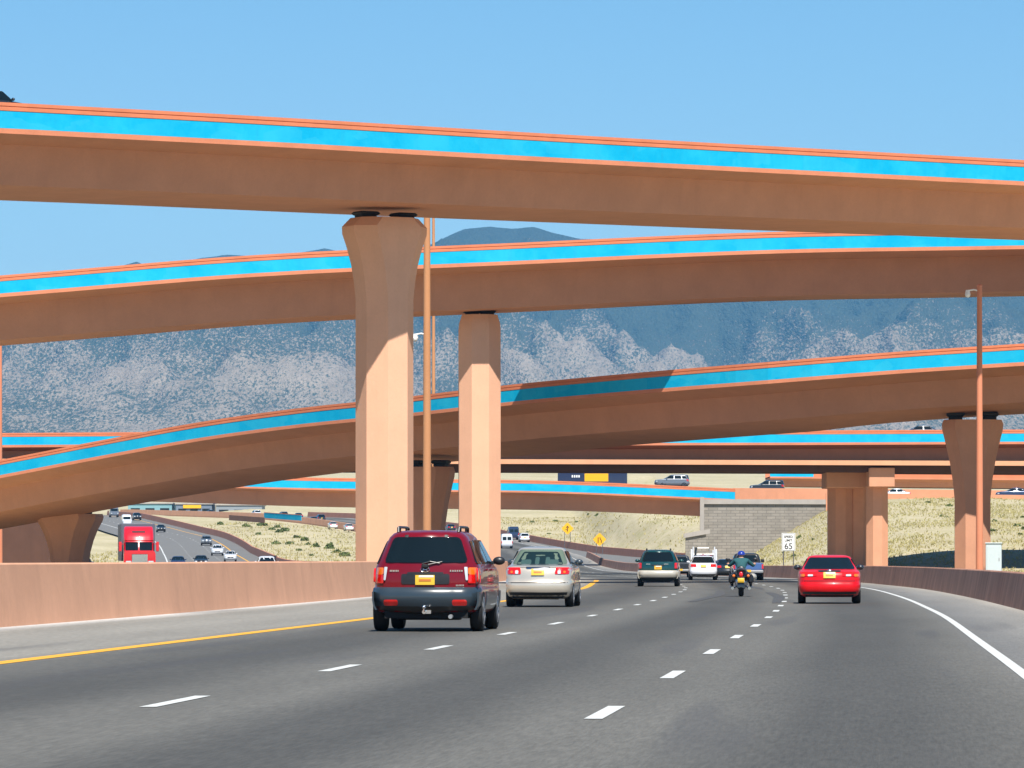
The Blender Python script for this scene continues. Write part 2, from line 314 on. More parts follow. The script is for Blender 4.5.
for cp, cn, a, b in roads_np:
    for k0 in range(0, len(P), 8000):
        p = P[k0:k0+8000]; d = p[:, None, :]-cp[None]; i = (d**2).sum(-1).argmin(1)
        rel = p-cp[i]; off = (rel*cn[i]).sum(1); along = np.sqrt(np.maximum(0, (rel**2).sum(1)-off**2))
        out = np.maximum(np.maximum(a-off, off-b), 0)+np.maximum(along-6, 0); t = np.clip((out-2.6)/9.0, 0, 1); t = t*t*(3-2*t)
        zr = np.array([ZR(y) for y in p[:, 1]])-.30
        Zf[k0:k0+8000] = zr*(1-t)+Zf[k0:k0+8000]*t
Zg = Zf.reshape(len(ds), len(xs))
def ground_z(x, D):
    j = min(max(int(np.searchsorted(GX, x))-1, 0), len(GX)-2); i = min(max(int(np.searchsorted(GD, D))-1, 0), len(GD)-2)
    u = (x-GX[j])/(GX[j+1]-GX[j]); v = (D-GD[i])/(GD[i+1]-GD[i])
    return float((Zg[i, j]*(1-u)+Zg[i, j+1]*u)*(1-v)+(Zg[i+1, j]*(1-u)+Zg[i+1, j+1]*u)*v)
mb = MB(); mb.grid([[(x, D, Zg[i, j]) for j, x in enumerate(xs)] for i, D in enumerate(ds)])
tag(mb.build('ground', M['soil'], smooth=180), kind='structure')
# ------------------------------------------------------------------ concrete barriers along the roads
def barrier(name, pts, m, label, h=1.12, side=1, joints=6.1, base=.62, cat='barrier', capm=None):
    """single-slope wall standing on pts; side = +1 when the road lies to the right of travel"""
    w = with_normals(pts, side); mb = MB()
    prof = [(-.0, -.5), (-.0, 0), (.16, h-.03), (.19, h), (.36, h), (.39, h-.03), (base-.06, 0), (base-.06, -.5)]
    mb.sweep(w, prof); o = mb.build(name, m); tag(o, label, cat)
    return o
def upto(pts, d0, d1): return [p for p in pts if d0 <= p.y <= d1]
barrier('concrete_barrier', upto(road_pts(main_c, -13.2), -60, 1260), M['barrier'], 'long tan concrete median barrier along the left shoulder beside the yellow line', 1.13)
barrier('concrete_barrier', upto(road_pts(main_c, 5.7), -60, 705), M['barrier_dirty'], 'dark stained concrete barrier along the right shoulder beyond the white edge line', .87, -1)
barrier('concrete_barrier', upto(road_pts(ramp_c, 5.0), 600, 1150), M['barrier_red'], 'reddish concrete barrier behind the merging ramp, in front of the yellow warning signs', 1.1, -1)
barrier('concrete_barrier', upto(road_pts(opp_c, 9.0), 120, 1200), M['barrier_red'], 'reddish concrete barrier between the oncoming lanes and the bushy dirt triangle', 1.1, -1)
# ------------------------------------------------------------------ bridges
def deck(name, ctrl, W, label, bank=0.0, ov=1.8, depth=4.08, ground_near=None, blue=True, ext=(0, 0), girder=None, par=1.15, bands=None, slab=None, capm=None):
    """ctrl: (px, py, D) of the near parapet's top edge, left to right"""
    pts = [at(*c) for c in ctrl]
    if ext[0]: pts = [pts[0]+(pts[0]-pts[1]).normalized()*ext[0]]+pts
    if ext[1]: pts = pts+[pts[-1]+(pts[-1]-pts[-2]).normalized()*ext[1]]
    path = with_normals(catmull(pts, 2.5), 1)
    root = empty(name, path[len(path)//2][0], 0, label, 'bridge'); inv = -root.location
    path = [(P+inv, n) for P, n in path]
    k = par/1.15; e = -par; b = e-.21
    def pr(p, prof, m, part, sm=False): mb = MB(); mb.sweep(p, prof, bank); return mb.build(part, m, root, sm)
    pr(path, [(.06, b), (ov, b-.30), (ov+.28, -depth), (W-ov-.28, -depth), (W-ov, b-.30), (W-.06, b)], girder or M['girder'], 'girder')
    pr(path, [(0, e+.004), (0, b), (W, b), (W, e+.004)], slab or M['slab'], 'slab_edge')
    g = M['cap']
    pr(path, [(0, 0), (0, -.15*k), (.035, -.165*k), (.035, -.19*k), (0, -.205*k), (0, -.36*k), (.05, -.372*k), (.05, e), (.42, e), (.28, 0)], capm or g, 'parapet')
    if blue:
        sp = path if bands is None else [q for q in path if bands[0] <= CX+F*(q[0].x-inv.x)/(q[0].y-inv.y) <= bands[1]]
        if len(sp) > 1: pr(sp, [(.018, -.378*k), (.018, e+.008), (.07, e+.008), (.07, -.378*k)], M['blue'], 'blue_band')
    pr(path, [(W-.28, 0), (W-.42, e), (W, e), (W, 0)], g, 'parapet')
    pr(path, [(.43, e-.1), (.43, e+.03), (W-.43, e+.03), (W-.43, e-.1)], M['asphalt_far'], 'roadway')
    return root
deck1 = deck('flyover_bridge', [(0, 102, 202), (256, 116, 210.5), (512, 131.5, 221), (768, 146, 233), (1024, 160, 246)], 12.4, 'topmost flyover ramp, sloping down from upper left to right with a sky-blue stripe', depth=3.32, par=1.1, ext=(40, 45))
deck2 = deck('flyover_bridge', [(0, 275.5, 281), (256, 255, 280), (512, 243, 280), (768, 232, 281), (1024, 227.5, 283)], 10.0, 'second highest flyover ramp, passing behind the tallest pier and rising to the right', depth=3.66, par=1.06, ext=(35, 35))
deck3 = deck('flyover_bridge', [(0, 460, 334), (100, 440.5, 328), (200, 422, 321), (300, 408, 313), (400, 397.5, 305), (512, 384.5, 296), (640, 372.5, 287), (768, 362, 280), (900, 351.5, 277), (1024, 343.5, 275)], 10.5, 'curved banked flyover ramp under the others, its blue stripe partly in shadow', bank=.075, ov=2.0, depth=3.1, par=1.06, ext=(45, 40))
deck4 = deck('flyover_bridge', [(0, 433, 436), (256, 431.5, 434), (512, 431, 432), (768, 430.5, 432), (1024, 429.5, 432)], 11.0, 'straight level bridge with a blue stripe crossing behind the banked ramp', ov=1.6, depth=3.0, par=1.1, ext=(40, 40))
deck5 = deck('flyover_bridge', [(150, 473, 610), (285, 477, 606), (420, 479, 603), (560, 481, 601), (735, 488.5, 598)], 15.0, 'lowest short bridge with blue stripe, ending at the grey block wall', ov=1.7, depth=3.6, par=1.35, ext=(30, 0), bands=(-500, 740))
deck6 = deck('flyover_bridge', [(770, 471, 640), (900, 472, 640), (1024, 473, 640)], 12.0, 'far low bridge at the right, above the lit orange walls', ov=1.0, depth=2.0, par=.75, ext=(0, 40), bands=(760, 824))
# the slab bridge right under the level bridge: a pale edge beam, with deep shade painted into the colour below it
def slab_bridge():
    root = empty('slab_bridge', (0, 428, 9), 0, 'plain slab bridge with a pale lit edge, resting on the clustered-column pier', 'bridge')
    path = [(at(px, py, D)-root.location, Vector((0, 1, 0))) for px, py, D in ((-300, 458.6, 428), (200, 458.8, 428), (512, 459.2, 428), (1024, 461, 428), (1500, 463, 428))]
    def pr(prof, m, part): mb = MB(); mb.sweep(path, prof); mb.build(part, m, root)
    pr([(0, 0), (0, -.42), (.3, -.42), (.3, 0)], M['edge'], 'edge_beam'); pr([(.31, -.06), (.31, -.42), (13.6, -.42), (13.6, -.06)], M['painted_shade'], 'deck_slab')
    for k in range(5): pr([(1.3+k*2.7, -.425), (1.3+k*2.7, -1.0), (2.0+k*2.7, -1.0), (2.0+k*2.7, -.425)], M['painted_shade'], 'beam')
    return root
slab_bridge()
# ------------------------------------------------------------------ piers
def pier(px, D, py_top, r, rot, label, m=None, head=None, soffit=None, ry=None, bear=1.0, ch=.415, ground=-.6, group=None, nb=2):
    """px, D: axis; py_top: top; head: list of (metres below top, kx, ky) scaling of the octagon"""
    p = at(px, py_top, D); zt = p.z; zb = ground
    root = empty('bridge_pier', (p.x, D, zb), rot, label, 'bridge pier', group)
    head = head or [(0, 1, 1)]
    def ring(z, kx, ky):
        a, b = r*kx, (ry or r)*ky; c = min(a, b)*(1-ch)
        return [Vector((x, y, z-zb)) for x, y in ((-a+c, -b), (a-c, -b), (a, -b+c), (a, b-c), (a-c, b), (-a+c, b), (-a, b-c), (-a, -b+c))]
    rings = [ring(zb, 1, 1)]+[ring(zt-d, kx, ky) for d, kx, ky in sorted(head, key=lambda h: -h[0])]
    mb = MB(); mb.loft(rings); mb.build('shaft', m or M['pier'], root, 25)
    if soffit:
        zs = at(px, soffit, D).z
        for k in ([-1, 1] if nb == 2 else [0]):
            mb = MB(); hh = zs-zt
            mb.box((k*bear, 0, zt-zb+hh*.25), (.8, .8, hh*.5+.02), .05); mb.box((k*bear, 0, zt-zb+hh*.75+.02), (1.05, 1.05, hh*.5+.06), .08); mb.build('bearing', M['bearing'], root)
    return root
HEAD1 = [(0, 1.22, 1.0), (.42, 1.56, 1.10), (.75, 1.55, 1.10), (1.4, 1.36, 1.06), (2.2, 1.18, 1.03), (3.0, 1.07, 1.0), (3.8, 1, 1)]
pier(384.5, 223.3, 218.5, 1.25, R(31), 'tallest octagonal pier with flared head, rising behind the median barrier left of centre', head=HEAD1, soffit=213.5)
pier(479.5, 284.9, 315, 1.23, R(3), 'straight octagonal pier under the second highest ramp, right of the tallest pier', head=[(0, .84, .9), (.5, .97, 1), (.9, 1, 1)], soffit=311, bear=.45)
FL = [(0, 1.62, 1.2), (.25, 1.72, 1.2), (.6, 1.69, 1.18), (1.4, 1.50, 1.12), (2.4, 1.28, 1.06), (3.6, 1.10, 1.0), (4.6, 1.0, 1)]
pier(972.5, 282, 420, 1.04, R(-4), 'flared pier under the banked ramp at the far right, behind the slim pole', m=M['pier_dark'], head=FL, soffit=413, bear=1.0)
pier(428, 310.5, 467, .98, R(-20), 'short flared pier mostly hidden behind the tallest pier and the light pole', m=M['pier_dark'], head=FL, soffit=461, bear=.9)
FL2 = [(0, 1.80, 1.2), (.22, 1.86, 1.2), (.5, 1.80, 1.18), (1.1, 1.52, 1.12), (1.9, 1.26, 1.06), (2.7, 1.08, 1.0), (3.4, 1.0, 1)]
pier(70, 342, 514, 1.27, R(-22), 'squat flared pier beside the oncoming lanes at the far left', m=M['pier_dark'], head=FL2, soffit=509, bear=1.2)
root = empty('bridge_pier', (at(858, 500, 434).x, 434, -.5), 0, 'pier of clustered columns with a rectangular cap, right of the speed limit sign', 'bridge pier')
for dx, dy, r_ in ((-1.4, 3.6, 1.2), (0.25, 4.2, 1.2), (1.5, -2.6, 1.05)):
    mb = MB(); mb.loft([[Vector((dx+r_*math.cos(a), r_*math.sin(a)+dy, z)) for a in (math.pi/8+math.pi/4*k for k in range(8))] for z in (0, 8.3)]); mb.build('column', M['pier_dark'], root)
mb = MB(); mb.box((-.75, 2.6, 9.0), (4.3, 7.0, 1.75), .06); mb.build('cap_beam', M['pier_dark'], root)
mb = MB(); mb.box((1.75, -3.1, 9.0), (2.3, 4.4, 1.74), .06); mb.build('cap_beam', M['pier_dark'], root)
# ------------------------------------------------------------------ walls at the right and under the low bridge
def wall(name, ctrl, h, m, label, thick=.5, uv=False, cat='wall', top=None):
    pts = [at(*c) for c in ctrl]; w = with_normals(pts, 1); mb = MB()
    mb.sweep(w, [(0, 0), (0, -h), (thick, -h), (thick, 0)]); o = mb.build(name, m); tag(o, label, cat)
    if uv: set_uv(o, [(v.co.x+v.co.y*.3, v.co.z) for v in o.data.vertices])
    return o
bw = wall('block_wall', [(703, 501, 592), (765, 501, 592), (830, 501, 592)], 10, M['mse'], 'grey block retaining wall beside the end of the lowest bridge', uv=True)
bw2 = wall('block_wall_return', [(685.5, 534, 588), (706, 530, 588)], 6, M['mse'], None, uv=True); bw2.parent = bw; del bw2['category']
def coping(ctrl, h=.55, par=None):
    pts = [at(*c) for c in ctrl]; w = with_normals(pts, 1); mb = MB(); mb.sweep(w, [(-.25, 0), (-.25, -h), (.6, -h), (.6, 0)]); return mb.build('coping', M['coping'], par)
coping([(700, 499.2, 592), (765, 499.3, 592), (832, 499.5, 592)], .6, bw); coping([(684, 533.5, 588), (710, 529, 588)], .55, bw)
mb = MB(); mb.box(at(702, 515, 591.3), (.5, .6, 4.4)); mb.build('end_post', M['coping'], bw)
wall('orange_wall', [(733, 488, 600), (830, 488.5, 600), (1100, 491.5, 600)], 3.4, M['orange_wall'], 'upper tier of the lit orange concrete wall above the right slope', .5)
wall('orange_wall', [(826, 493.5, 588), (900, 493.5, 588), (1100, 496, 588)], 4, M['orange_wall'], 'lower tier of the lit orange concrete wall at the top of the grassy right slope', .5)
wall('abutment_wall', [(-60, 519, 392), (52, 522, 392)], 6, M['painted_shade'], 'shaded brown abutment wall under the banked ramp at the far left', 1.0)  # shade under the ramp is put into the wall colour
# ------------------------------------------------------------------ mountains
RID = [(-1200, 282), (-500, 288), (0, 290), (130, 280), (200, 257.5), (226, 254), (262, 256), (290, 254), (325, 248), (352, 254), (400, 255), (432, 243), (462, 230.5), (490, 226), (515, 229.5), (535, 228.5), (556, 236), (580, 241), (640, 244), (800, 246), (1024, 252), (1600, 262), (2300, 280)]
mx0, mx1, my0, my1, nx, ny = -3200, 3200, 7400, 14500, 460, 330
DR = 12500.0
rows = []; cov = []
for i in range(ny+1):
    D = my0+(my1-my0)*(i/ny)**1.15; row = []
    for j in range(nx+1):
        x = mx0+(mx1-mx0)*j/nx; pxr = CX+F*x/DR
        hr = (HY-float(np.interp(pxr, [r[0] for r in RID], [r[1] for r in RID])))/F*DR
        t = (D-7700)/(DR-7700)
        q = Vector((x*.00075, D*.00042, .7)); rid = noise.ridged_multi_fractal(q, 1.0, 2.1, 6, 1.0, 2.0)/2.2-.5
        fine = noise.fractal(Vector((x*.006, D*.004, 5)), 1.0, 2.0, 5)
        sp2 = noise.ridged_multi_fractal(Vector((x*.0032+.35*rid, D*.0011, 2.2)), .9, 2.1, 5, 1.0, 2.0)/1.6-.75      # spurs and gullies
        sp3 = noise.ridged_multi_fractal(Vector((x*.0085+.5*sp2, D*.0032, 7.7)), .9, 2.1, 4, 1.0, 2.0)/1.6-.75
        if t <= 0: z = 190*(1+t*.5)-12
        elif t <= 1:
            env = math.sin(math.pi*min(1, t))**.7
            z = 190+(hr-190)*(t**1.05)+rid*300*env*(1-.5*t)+sp2*165*min(1, t*2.5)*min(1, (1-t)*6)+(fine*16+sp3*30)*min(1, t*3)*(1-t**6)
            z = min(z, hr+(hr*(D/DR-1))*.98+ -2)
            if t > .985: z = lerp(z, hr, (t-.985)/.015)
        else: z = hr-(D-DR)*.22+rid*60
        cov.append(-.10+.50*sstep(340, 620, z+60*fine+190*rid)-.36*sp2-.16*sp3-.12*fine)
        row.append((x, D, z+fine*3))
    rows.append(row)
mb = MB(); mb.grid(rows); mo = mb.build('mountain', M['mountain'], smooth=180); tag(mo, kind='structure')
mo.data.attributes.new('cover', 'FLOAT', 'POINT').data.foreach_set('value', cov)
# ------------------------------------------------------------------ vehicles
class Body:
    """a car shell stacked from horizontal outlines: (z, y of the tail, y of the nose, half width)"""
    def __init__(s, levels, rr=.22, rf=.35, br=.05, bf=.16, tp=.06):
        s.lv = levels; a = np.array(levels); s.z, s.yr, s.yf, s.hw = a.T; s.rr, s.rf, s.br, s.bf, s.tp = rr, rf, br, bf, tp; s.yc = s.yf.max()/2; s.L = s.yf.max()
    def at(s, z): return tuple(float(np.interp(z, s.z, k)) for k in (s.yr, s.yf, s.hw))
    def taper(s, y): return 1-s.tp*abs((y-s.yc)/(s.L/2))**2.5
    def edge(s, x, r, b, hw):
        r = min(r, hw*.6); f = hw-r; x = min(abs(x), hw*.9999)
        if x <= f: return b*(x/f)**2
        return b+r-math.sqrt(max(0, r*r-(x-f)**2))
    def outline(s, z):
        yr, yf, hw = s.at(z); k = min(1.0, (yf-yr)/1.6); rr, rf = s.rr*k, s.rf*k; pts = []
        us = [math.sin(math.pi/2*(i/9)) for i in range(-9, 10)]
        for u in us: pts.append((u*hw, yr+s.edge(u*hw, rr, s.br*k, hw)))
        a, b = pts[-1][1], yf-s.edge(hw, rf, s.bf*k, hw)
        pts += [(hw, lerp(a, b, i/8)) for i in range(1, 8)]
        for u in us[::-1]: pts.append((u*hw, yf-s.edge(u*hw, rf, s.bf*k, hw)))
        pts += [(-hw, lerp(b, a, i/8)) for i in range(1, 8)]
        return [Vector((x*s.taper(y), y, z)) for x, y in pts]
    def shell(s, sub=2):
        zs = []
        for a, b in zip(s.z, s.z[1:]): zs += [lerp(a, b, i/sub) for i in range(sub)]
        zs.append(s.z[-1]); mb = MB(); mb.loft([s.outline(z) for z in zs]); return mb
    def rear(s, x, z, off=0):
        yr, yf, hw = s.at(z); k = min(1.0, (yf-yr)/1.6); return Vector((x, yr+s.edge(x/(s.taper(yr+.1)), s.rr*k, s.br*k, hw)-off, z))
    def front(s, x, z, off=0):
        yr, yf, hw = s.at(z); k = min(1.0, (yf-yr)/1.6); return Vector((x, yf-s.edge(x/(s.taper(yf-.1)), s.rf*k, s.bf*k, hw)+off, z))
    def side(s, y, z, sg, off=0):
        yr, yf, hw = s.at(z); return Vector((sg*(hw*s.taper(y)+off), y, z))
    def patch(s, mb, rows, face, off=.008, nu=8, sg=1, sub=2, skirt=.03):
        """rows: (z, a, b); a..b is x on the tail and the nose, y on a side"""
        rr = []
        for p, q in zip(rows, rows[1:]): rr += [tuple(lerp(p[k], q[k], i/sub) for k in range(3)) for i in range(sub)]
        rr.append(rows[-1])
        def pt(u, z, o):
            return s.rear(u, z, o) if face == 'rear' else s.front(u, z, o) if face == 'front' else s.side(u, z, sg, o)
        inner = [[pt(lerp(a, b, i/nu), z, off) for i in range(nu+1)] for z, a, b in rr]
        mb.grid(inner)
        loop = inner[0]+[r[-1] for r in inner[1:]]+inner[-1][::-1][1:]+[r[0] for r in inner[::-1][1:-1]]
        d = {'rear': Vector((0, skirt, 0)), 'front': Vector((0, -skirt, 0))}.get(face, Vector((-sg*skirt, 0, 0)))
        mb.grid([loop+[loop[0]], [p+d for p in loop]+[loop[0]+d]]); return mb
def rounded(z0, z1, x0, x1, r=.03, x0t=None, x1t=None):
    """rows of a rounded quad from z0 (x0..x1) to z1 (x0t..x1t)"""
    x0t = x0 if x0t is None else x0t; x1t = x1 if x1t is None else x1t; sg = 1 if x1 > x0 else -1; rows = []
    for t, i in ((0, r), (.25*r/abs(z1-z0), r*.35), (r/abs(z1-z0), 0), (1-r/abs(z1-z0), 0), (1-.25*r/abs(z1-z0), r*.35), (1, r)):
        rows.append((lerp(z0, z1, t), lerp(x0, x0t, t)+sg*i, lerp(x1, x1t, t)-sg*i))
    return rows
def cut(o, cutters):
    """wheel openings cut out of the shell"""
    for c in cutters:
        md = o.modifiers.new('cut', 'BOOLEAN'); md.object = c; md.operation = 'DIFFERENCE'; md.solver = 'EXACT'
    dg = bpy.context.evaluated_depsgraph_get(); me = bpy.data.meshes.new_from_object(o.evaluated_get(dg)); o.modifiers.clear(); o.data = me
    for c in cutters: bpy.data.objects.remove(c)
    me.polygons.foreach_set('use_smooth', [True]*len(me.polygons)); me.set_sharp_from_angle(angle=R(40))
_wheel = {}
def wheel(parent, x, y, r, sg, w=.21, detail=True):
    key = (round(r, 3), w, detail)
    if key not in _wheel:
        mb = MB(); mb.lathe_x((0, 0, 0), [(-w/2, r*.66), (-w/2, r*.9), (-w*.36, r*.985), (-w*.1, r), (w*.1, r), (w*.36, r*.985), (w/2, r*.9), (w/2, r*.66)], 26)
        t = mb.build('wheel', M['black'], smooth=45); rm = MB()
        rm.lathe_x((0, 0, 0), [(w*.30, r*.66), (w*.5+.002, r*.67), (w*.5+.004, r*.62), (w*.33, r*.58)], 26)
        if detail:
            for k in range(5):
                a = 2*math.pi*k/5; c = Vector((w*.44, .36*r*math.cos(a), .36*r*math.sin(a)))
                rm.box(c, (.035, .14*r*1.4, r*.56), .008, mat4=Matrix.Rotation(a+math.pi/2, 4, 'X') @ Matrix.Rotation(math.pi/2, 4, 'X') @ Matrix.Rotation(math.pi/2, 4, 'X'))
        rm.lathe_x((0, 0, 0), [(w*.4, r*.17), (w*.52, r*.15), (w*.52, .01)], 14)
        rim = rm.build('rim', M['alloy'], t, 35); _wheel[key] = (t, rim); first = True
    t, rim = _wheel[key]
    if t.parent is not None:
        t = t.copy(); C.objects.link(t); rim = rim.copy(); C.objects.link(rim); rim.parent = t
    t.parent = parent; t.location = (x, y, r); t.rotation_euler = (0, 0, 0 if sg > 0 else math.pi); return t
def place(px, D, dz=0): x = (px-CX)/F*D; return Vector((x, D, ZR(D)+dz))
def heading(D):
    i = min(range(len(main_c)), key=lambda k: abs(main_c[k].y-D)); t = main_c[min(i+1, len(main_c)-1)]-main_c[max(i-1, 0)]; return math.atan2(-t.x, t.y)
def opp_heading(D):
    i = min(range(len(opp_c)), key=lambda k: abs(opp_c[k].y-D)); t = opp_c[min(i+1, len(opp_c)-1)]-opp_c[max(i-1, 0)]; return math.atan2(-t.x, t.y)
SUV = [(.27, .30, 4.22, .74), (.33, .14, 4.40, .85), (.42, .055, 4.47, .90), (.50, .015, 4.49, .918), (.58, .0, 4.5, .92), (.66, .018, 4.5, .92), (.71, .05, 4.5, .915), (.735, .085, 4.48, .905), (.86, .085, 4.46, .91), (.98, .10, 4.38, .905), (1.05, .110, 3.95, .895), (1.10, .118, 3.42, .875), (1.16, .132, 3.25, .845), (1.30, .175, 2.98, .785), (1.45, .222, 2.75, .72), (1.56, .258, 2.58, .665), (1.625, .30, 2.42, .60), (1.66, .42, 2.25, .52), (1.68, .80, 1.95, .36)]
SEDAN = [(.20, .30, 4.25, .68), (.27, .10, 4.42, .79), (.38, .02, 4.5, .835), (.52, .0, 4.53, .85), (.60, .015, 4.53, .85), (.64, .04, 4.5, .845), (.80, .06, 4.45, .848), (.90, .09, 4.3, .842), (.96, .13, 3.9, .825), (1.0, .24, 3.5, .79), (1.02, .50, 3.3, .765), (1.035, .66, 3.2, .75), (1.12, .83, 3.0, .715), (1.26, 1.08, 2.72, .655), (1.37, 1.30, 2.5, .60), (1.425, 1.44, 2.36, .55), (1.455, 1.62, 2.2, .46), (1.47, 1.85, 2.05, .32)]
def car(kind, loc, rz, body_m, label, cat='car', glass=None, lower=None, detail=1, group=None, name=None, sx=1.0, lamps='std', seats=False, sz=1.0, levels=None, plate=True, mirror_m=None):
    root = empty(name or {'suv': 'sport_utility_vehicle', 'sedan': 'sedan_car'}[kind], loc, rz, label, cat, group)
    lv = [(z*sz, a, b, h*sx) for z, a, b, h in (levels or (SUV if kind == 'suv' else SEDAN))]
    B = Body(lv, rr=.34 if kind == 'suv' else .30, rf=.4, br=.09 if kind == 'suv' else .10)
    rad = .345 if kind == 'suv' else .31; ya, yb = (.80, 3.42) if kind == 'suv' else (.98, 3.60); hw = lv[3][3]
    g = glass or M['glass']
    body = B.shell(2 if detail > 1 else 1).build('body', body_m, root, 40)
    if detail:
        cs = []
        for y in (ya, yb):
            for sg in (-1, 1):
                mb = MB(); mb.lathe_x((sg*(hw-.09), y, rad+.015), [(-.16, rad*1.13), (.4, rad*1.13)], 24); cs.append(mb.build('cutter', body_m))
        cut(body, cs)
    tr = hw-.115
    for y in (ya, yb):
        for sg in (-1, 1): wheel(root, sg*tr, y, rad, sg, .21, detail > 1)
    P = lambda rows, face, m, nm, off=.008, sg=1, nu=8, par=None: B.patch(MB(), rows, face, off, nu, sg).build(nm, m, par or root, 40)
    S = sz
    # under the car: floor and axle, dark
    mb = MB(); mb.box((0, 2.2, .30*S), (hw*1.5, 3.9, .16)); mb.box((0, .75, .27), (hw*1.2, .5, .16), .04); mb.build('chassis', M['black'], root)
    if kind == 'suv':
        P(rounded(1.14*S, 1.565*S, -.70*sx, .70*sx, .06, -.55*sx, .55*sx), 'rear', M['glass_soft'] if g is M['glass'] else g, 'rear_window', .014, nu=30)
        P(rounded(1.14*S, 1.55*S, -.70*sx, .70*sx, .04, -.55*sx, .55*sx), 'front', g, 'windshield', .012)
        for sg in (-1, 1):
            P(rounded(1.12*S, 1.50*S, .42, 1.02, .05, .62, 1.08), 'side', g, 'side_window', .008, sg)
            P(rounded(1.12*S, 1.52*S, 1.10, 2.0, .03, 1.15, 1.98), 'side', g, 'side_window', .008, sg)
            P(rounded(1.12*S, 1.52*S, 2.08, 3.02, .03, 2.06, 2.58), 'side', g, 'side_window', .008, sg)
        if lower:
            P([(.28*S, -.76*sx, .76*sx), (.36*S, -.86*sx, .86*sx), (.45*S, -.88*sx, .88*sx)], 'rear', M['blackp'], 'rear_valance', .012, nu=24)
            bp = P([(.42*S, -.89*sx, .89*sx), (.47*S, -.905*sx, .905*sx), (.58*S, -.905*sx, .905*sx), (.66*S, -.905*sx, .905*sx), (.71*S, -.90*sx, .90*sx), (.735*S, -.88*sx, .88*sx)], 'rear', lower, 'rear_bumper', .022, nu=24)
            for sg in (-1, 1):
                for a, b in ((.16, .40), (1.22, 3.0), (3.85, 4.2)): P([(.36*S, a, b), (.52*S, a, b), (.66*S, a, b)], 'side', lower, 'side_cladding', .014, sg)
        for sg in (-1, 1):
            if lamps == 'hero':
                tl = P(rounded(.80, .945, sg*.70, sg*.885, .02, sg*.71, sg*.885), 'rear', M['lamp_red'], 'tail_lamp', .02)
                P(rounded(.945, 1.06, sg*.705, sg*.882, .02, sg*.70, sg*.868), 'rear', M['lamp_amber'], 'turn_signal', .02, par=None).parent = tl
                P(rounded(.85, 1.07, sg*.665, sg*.70, .012, sg*.635, sg*.69), 'rear', M['lamp_clear'], 'reverse_light', .021).parent = tl
                P(rounded(.82, 1.05, .22, .33, .03, .24, .32), 'side', M['lamp_red'], 'lamp_side', .004, sg).parent = tl
            else:
                P(rounded(.82*S, 1.08*S, sg*.72*sx, sg*.88*sx, .03), 'rear', M['lamp_red'], 'tail_lamp', .018)
            P(rounded(.72*S, .90*S, sg*.48*sx, sg*.80*sx, .03), 'front', M['lamp_clear'], 'headlight', .02)
    else:
        if seats:
            P(rounded(1.05, 1.385, -.60, .60, .05, -.44, .44), 'rear', M['inside'], 'cabin_interior', .004)
            for x in (-.34, .34): P(rounded(1.055, 1.19, x-.13, x+.13, .04), 'rear', M['seat'], 'head_rest', .012)
            for x in (-.06, .20): P(rounded(1.06, 1.25, x-.055, x+.05, .03), 'rear', M['seat'], 'head_rest', .010)
        P(rounded(1.045*S, 1.40*S, -.70*sx, .70*sx, .05, -.535*sx, .535*sx), 'rear', g, 'rear_window', .02 if seats else .014, nu=30)
        P(rounded(1.05*S, 1.40*S, -.66*sx, .66*sx, .05, -.47*sx, .47*sx), 'front', M['glass'], 'windshield', .012)
        for sg in (-1, 1):
            P(rounded(1.045*S, 1.36*S, 1.12, 1.90, .04, 1.42, 1.92), 'side', M['glass'], 'side_window', .008, sg)
            P(rounded(1.045*S, 1.36*S, 1.98, 2.98, .04, 1.98, 2.42), 'side', M['glass'], 'side_window', .008, sg)
            if lamps == 'wide':
                tl = P(rounded(.74, .87, sg*.34, sg*.80, .02), 'rear', M['lamp_red'], 'tail_lamp', .015)
                P(rounded(.73, .80, sg*.66, sg*.80, .02), 'rear', M['lamp_amber'], 'turn_signal', .022).parent = tl
                P(rounded(.74, .79, sg*.44, sg*.58, .015), 'rear', M['lamp_clear'], 'reverse_light', .022).parent = tl
            else:
                tl = P(rounded(.80*S, .965*S, sg*.42*sx, sg*.82*sx, .03, sg*.44*sx, sg*.81*sx), 'rear', M['lamp_red'], 'tail_lamp', .015)
                if detail > 1:
                    P(rounded(.85, .91, sg*.63, sg*.69, .02), 'rear', M['lamp_amber'], 'turn_signal', .022).parent = tl
                    P(rounded(.83, .92, sg*.49, sg*.57, .02), 'rear', M['lamp_clear'], 'reverse_light', .022).parent = tl
            P(rounded(.66*S, .80*S, sg*.45*sx, sg*.76*sx, .03), 'front', M['lamp_clear'], 'headlight', .02)
        if lower: P([(.22*S, -.66*sx, .66*sx), (.30*S, -.78*sx, .78*sx), (.36*S, -.80*sx, .80*sx)], 'rear', lower, 'rear_valance', .012, nu=20)
        if detail > 1: P([(.605, -.80*sx, .80*sx), (.622, -.80*sx, .80*sx)], 'rear', M['blackp'], 'bumper_gap', .004, nu=24)
    # plate, mirrors, grille
    if plate:
        zp = (.775 if kind == 'suv' else .775)*S; o_ = .03
        pl = P([(zp, -.16, .16), (zp+.16, -.16, .16)], 'rear', M['plate'], 'licence_plate', o_)
        if detail > 1:
            P([(zp+.055, -.10, .10), (zp+.095, -.10, .10)], 'rear', M['plate_txt'], 'plate_lettering', o_+.004, nu=4).parent = pl
            P([(zp+.125, -.10, .14), (zp+.155, -.10, .14)], 'rear', M['plate_turq'], 'plate_lettering', o_+.004, nu=4).parent = pl
            P(rounded(zp+.165, zp+.21, -.30, .30, .015), 'rear', M['blackp'], 'plate_recess', .012)
    zm = (1.14 if kind == 'suv' else 1.06)*S; ym = 2.95 if kind == 'suv' else 2.9
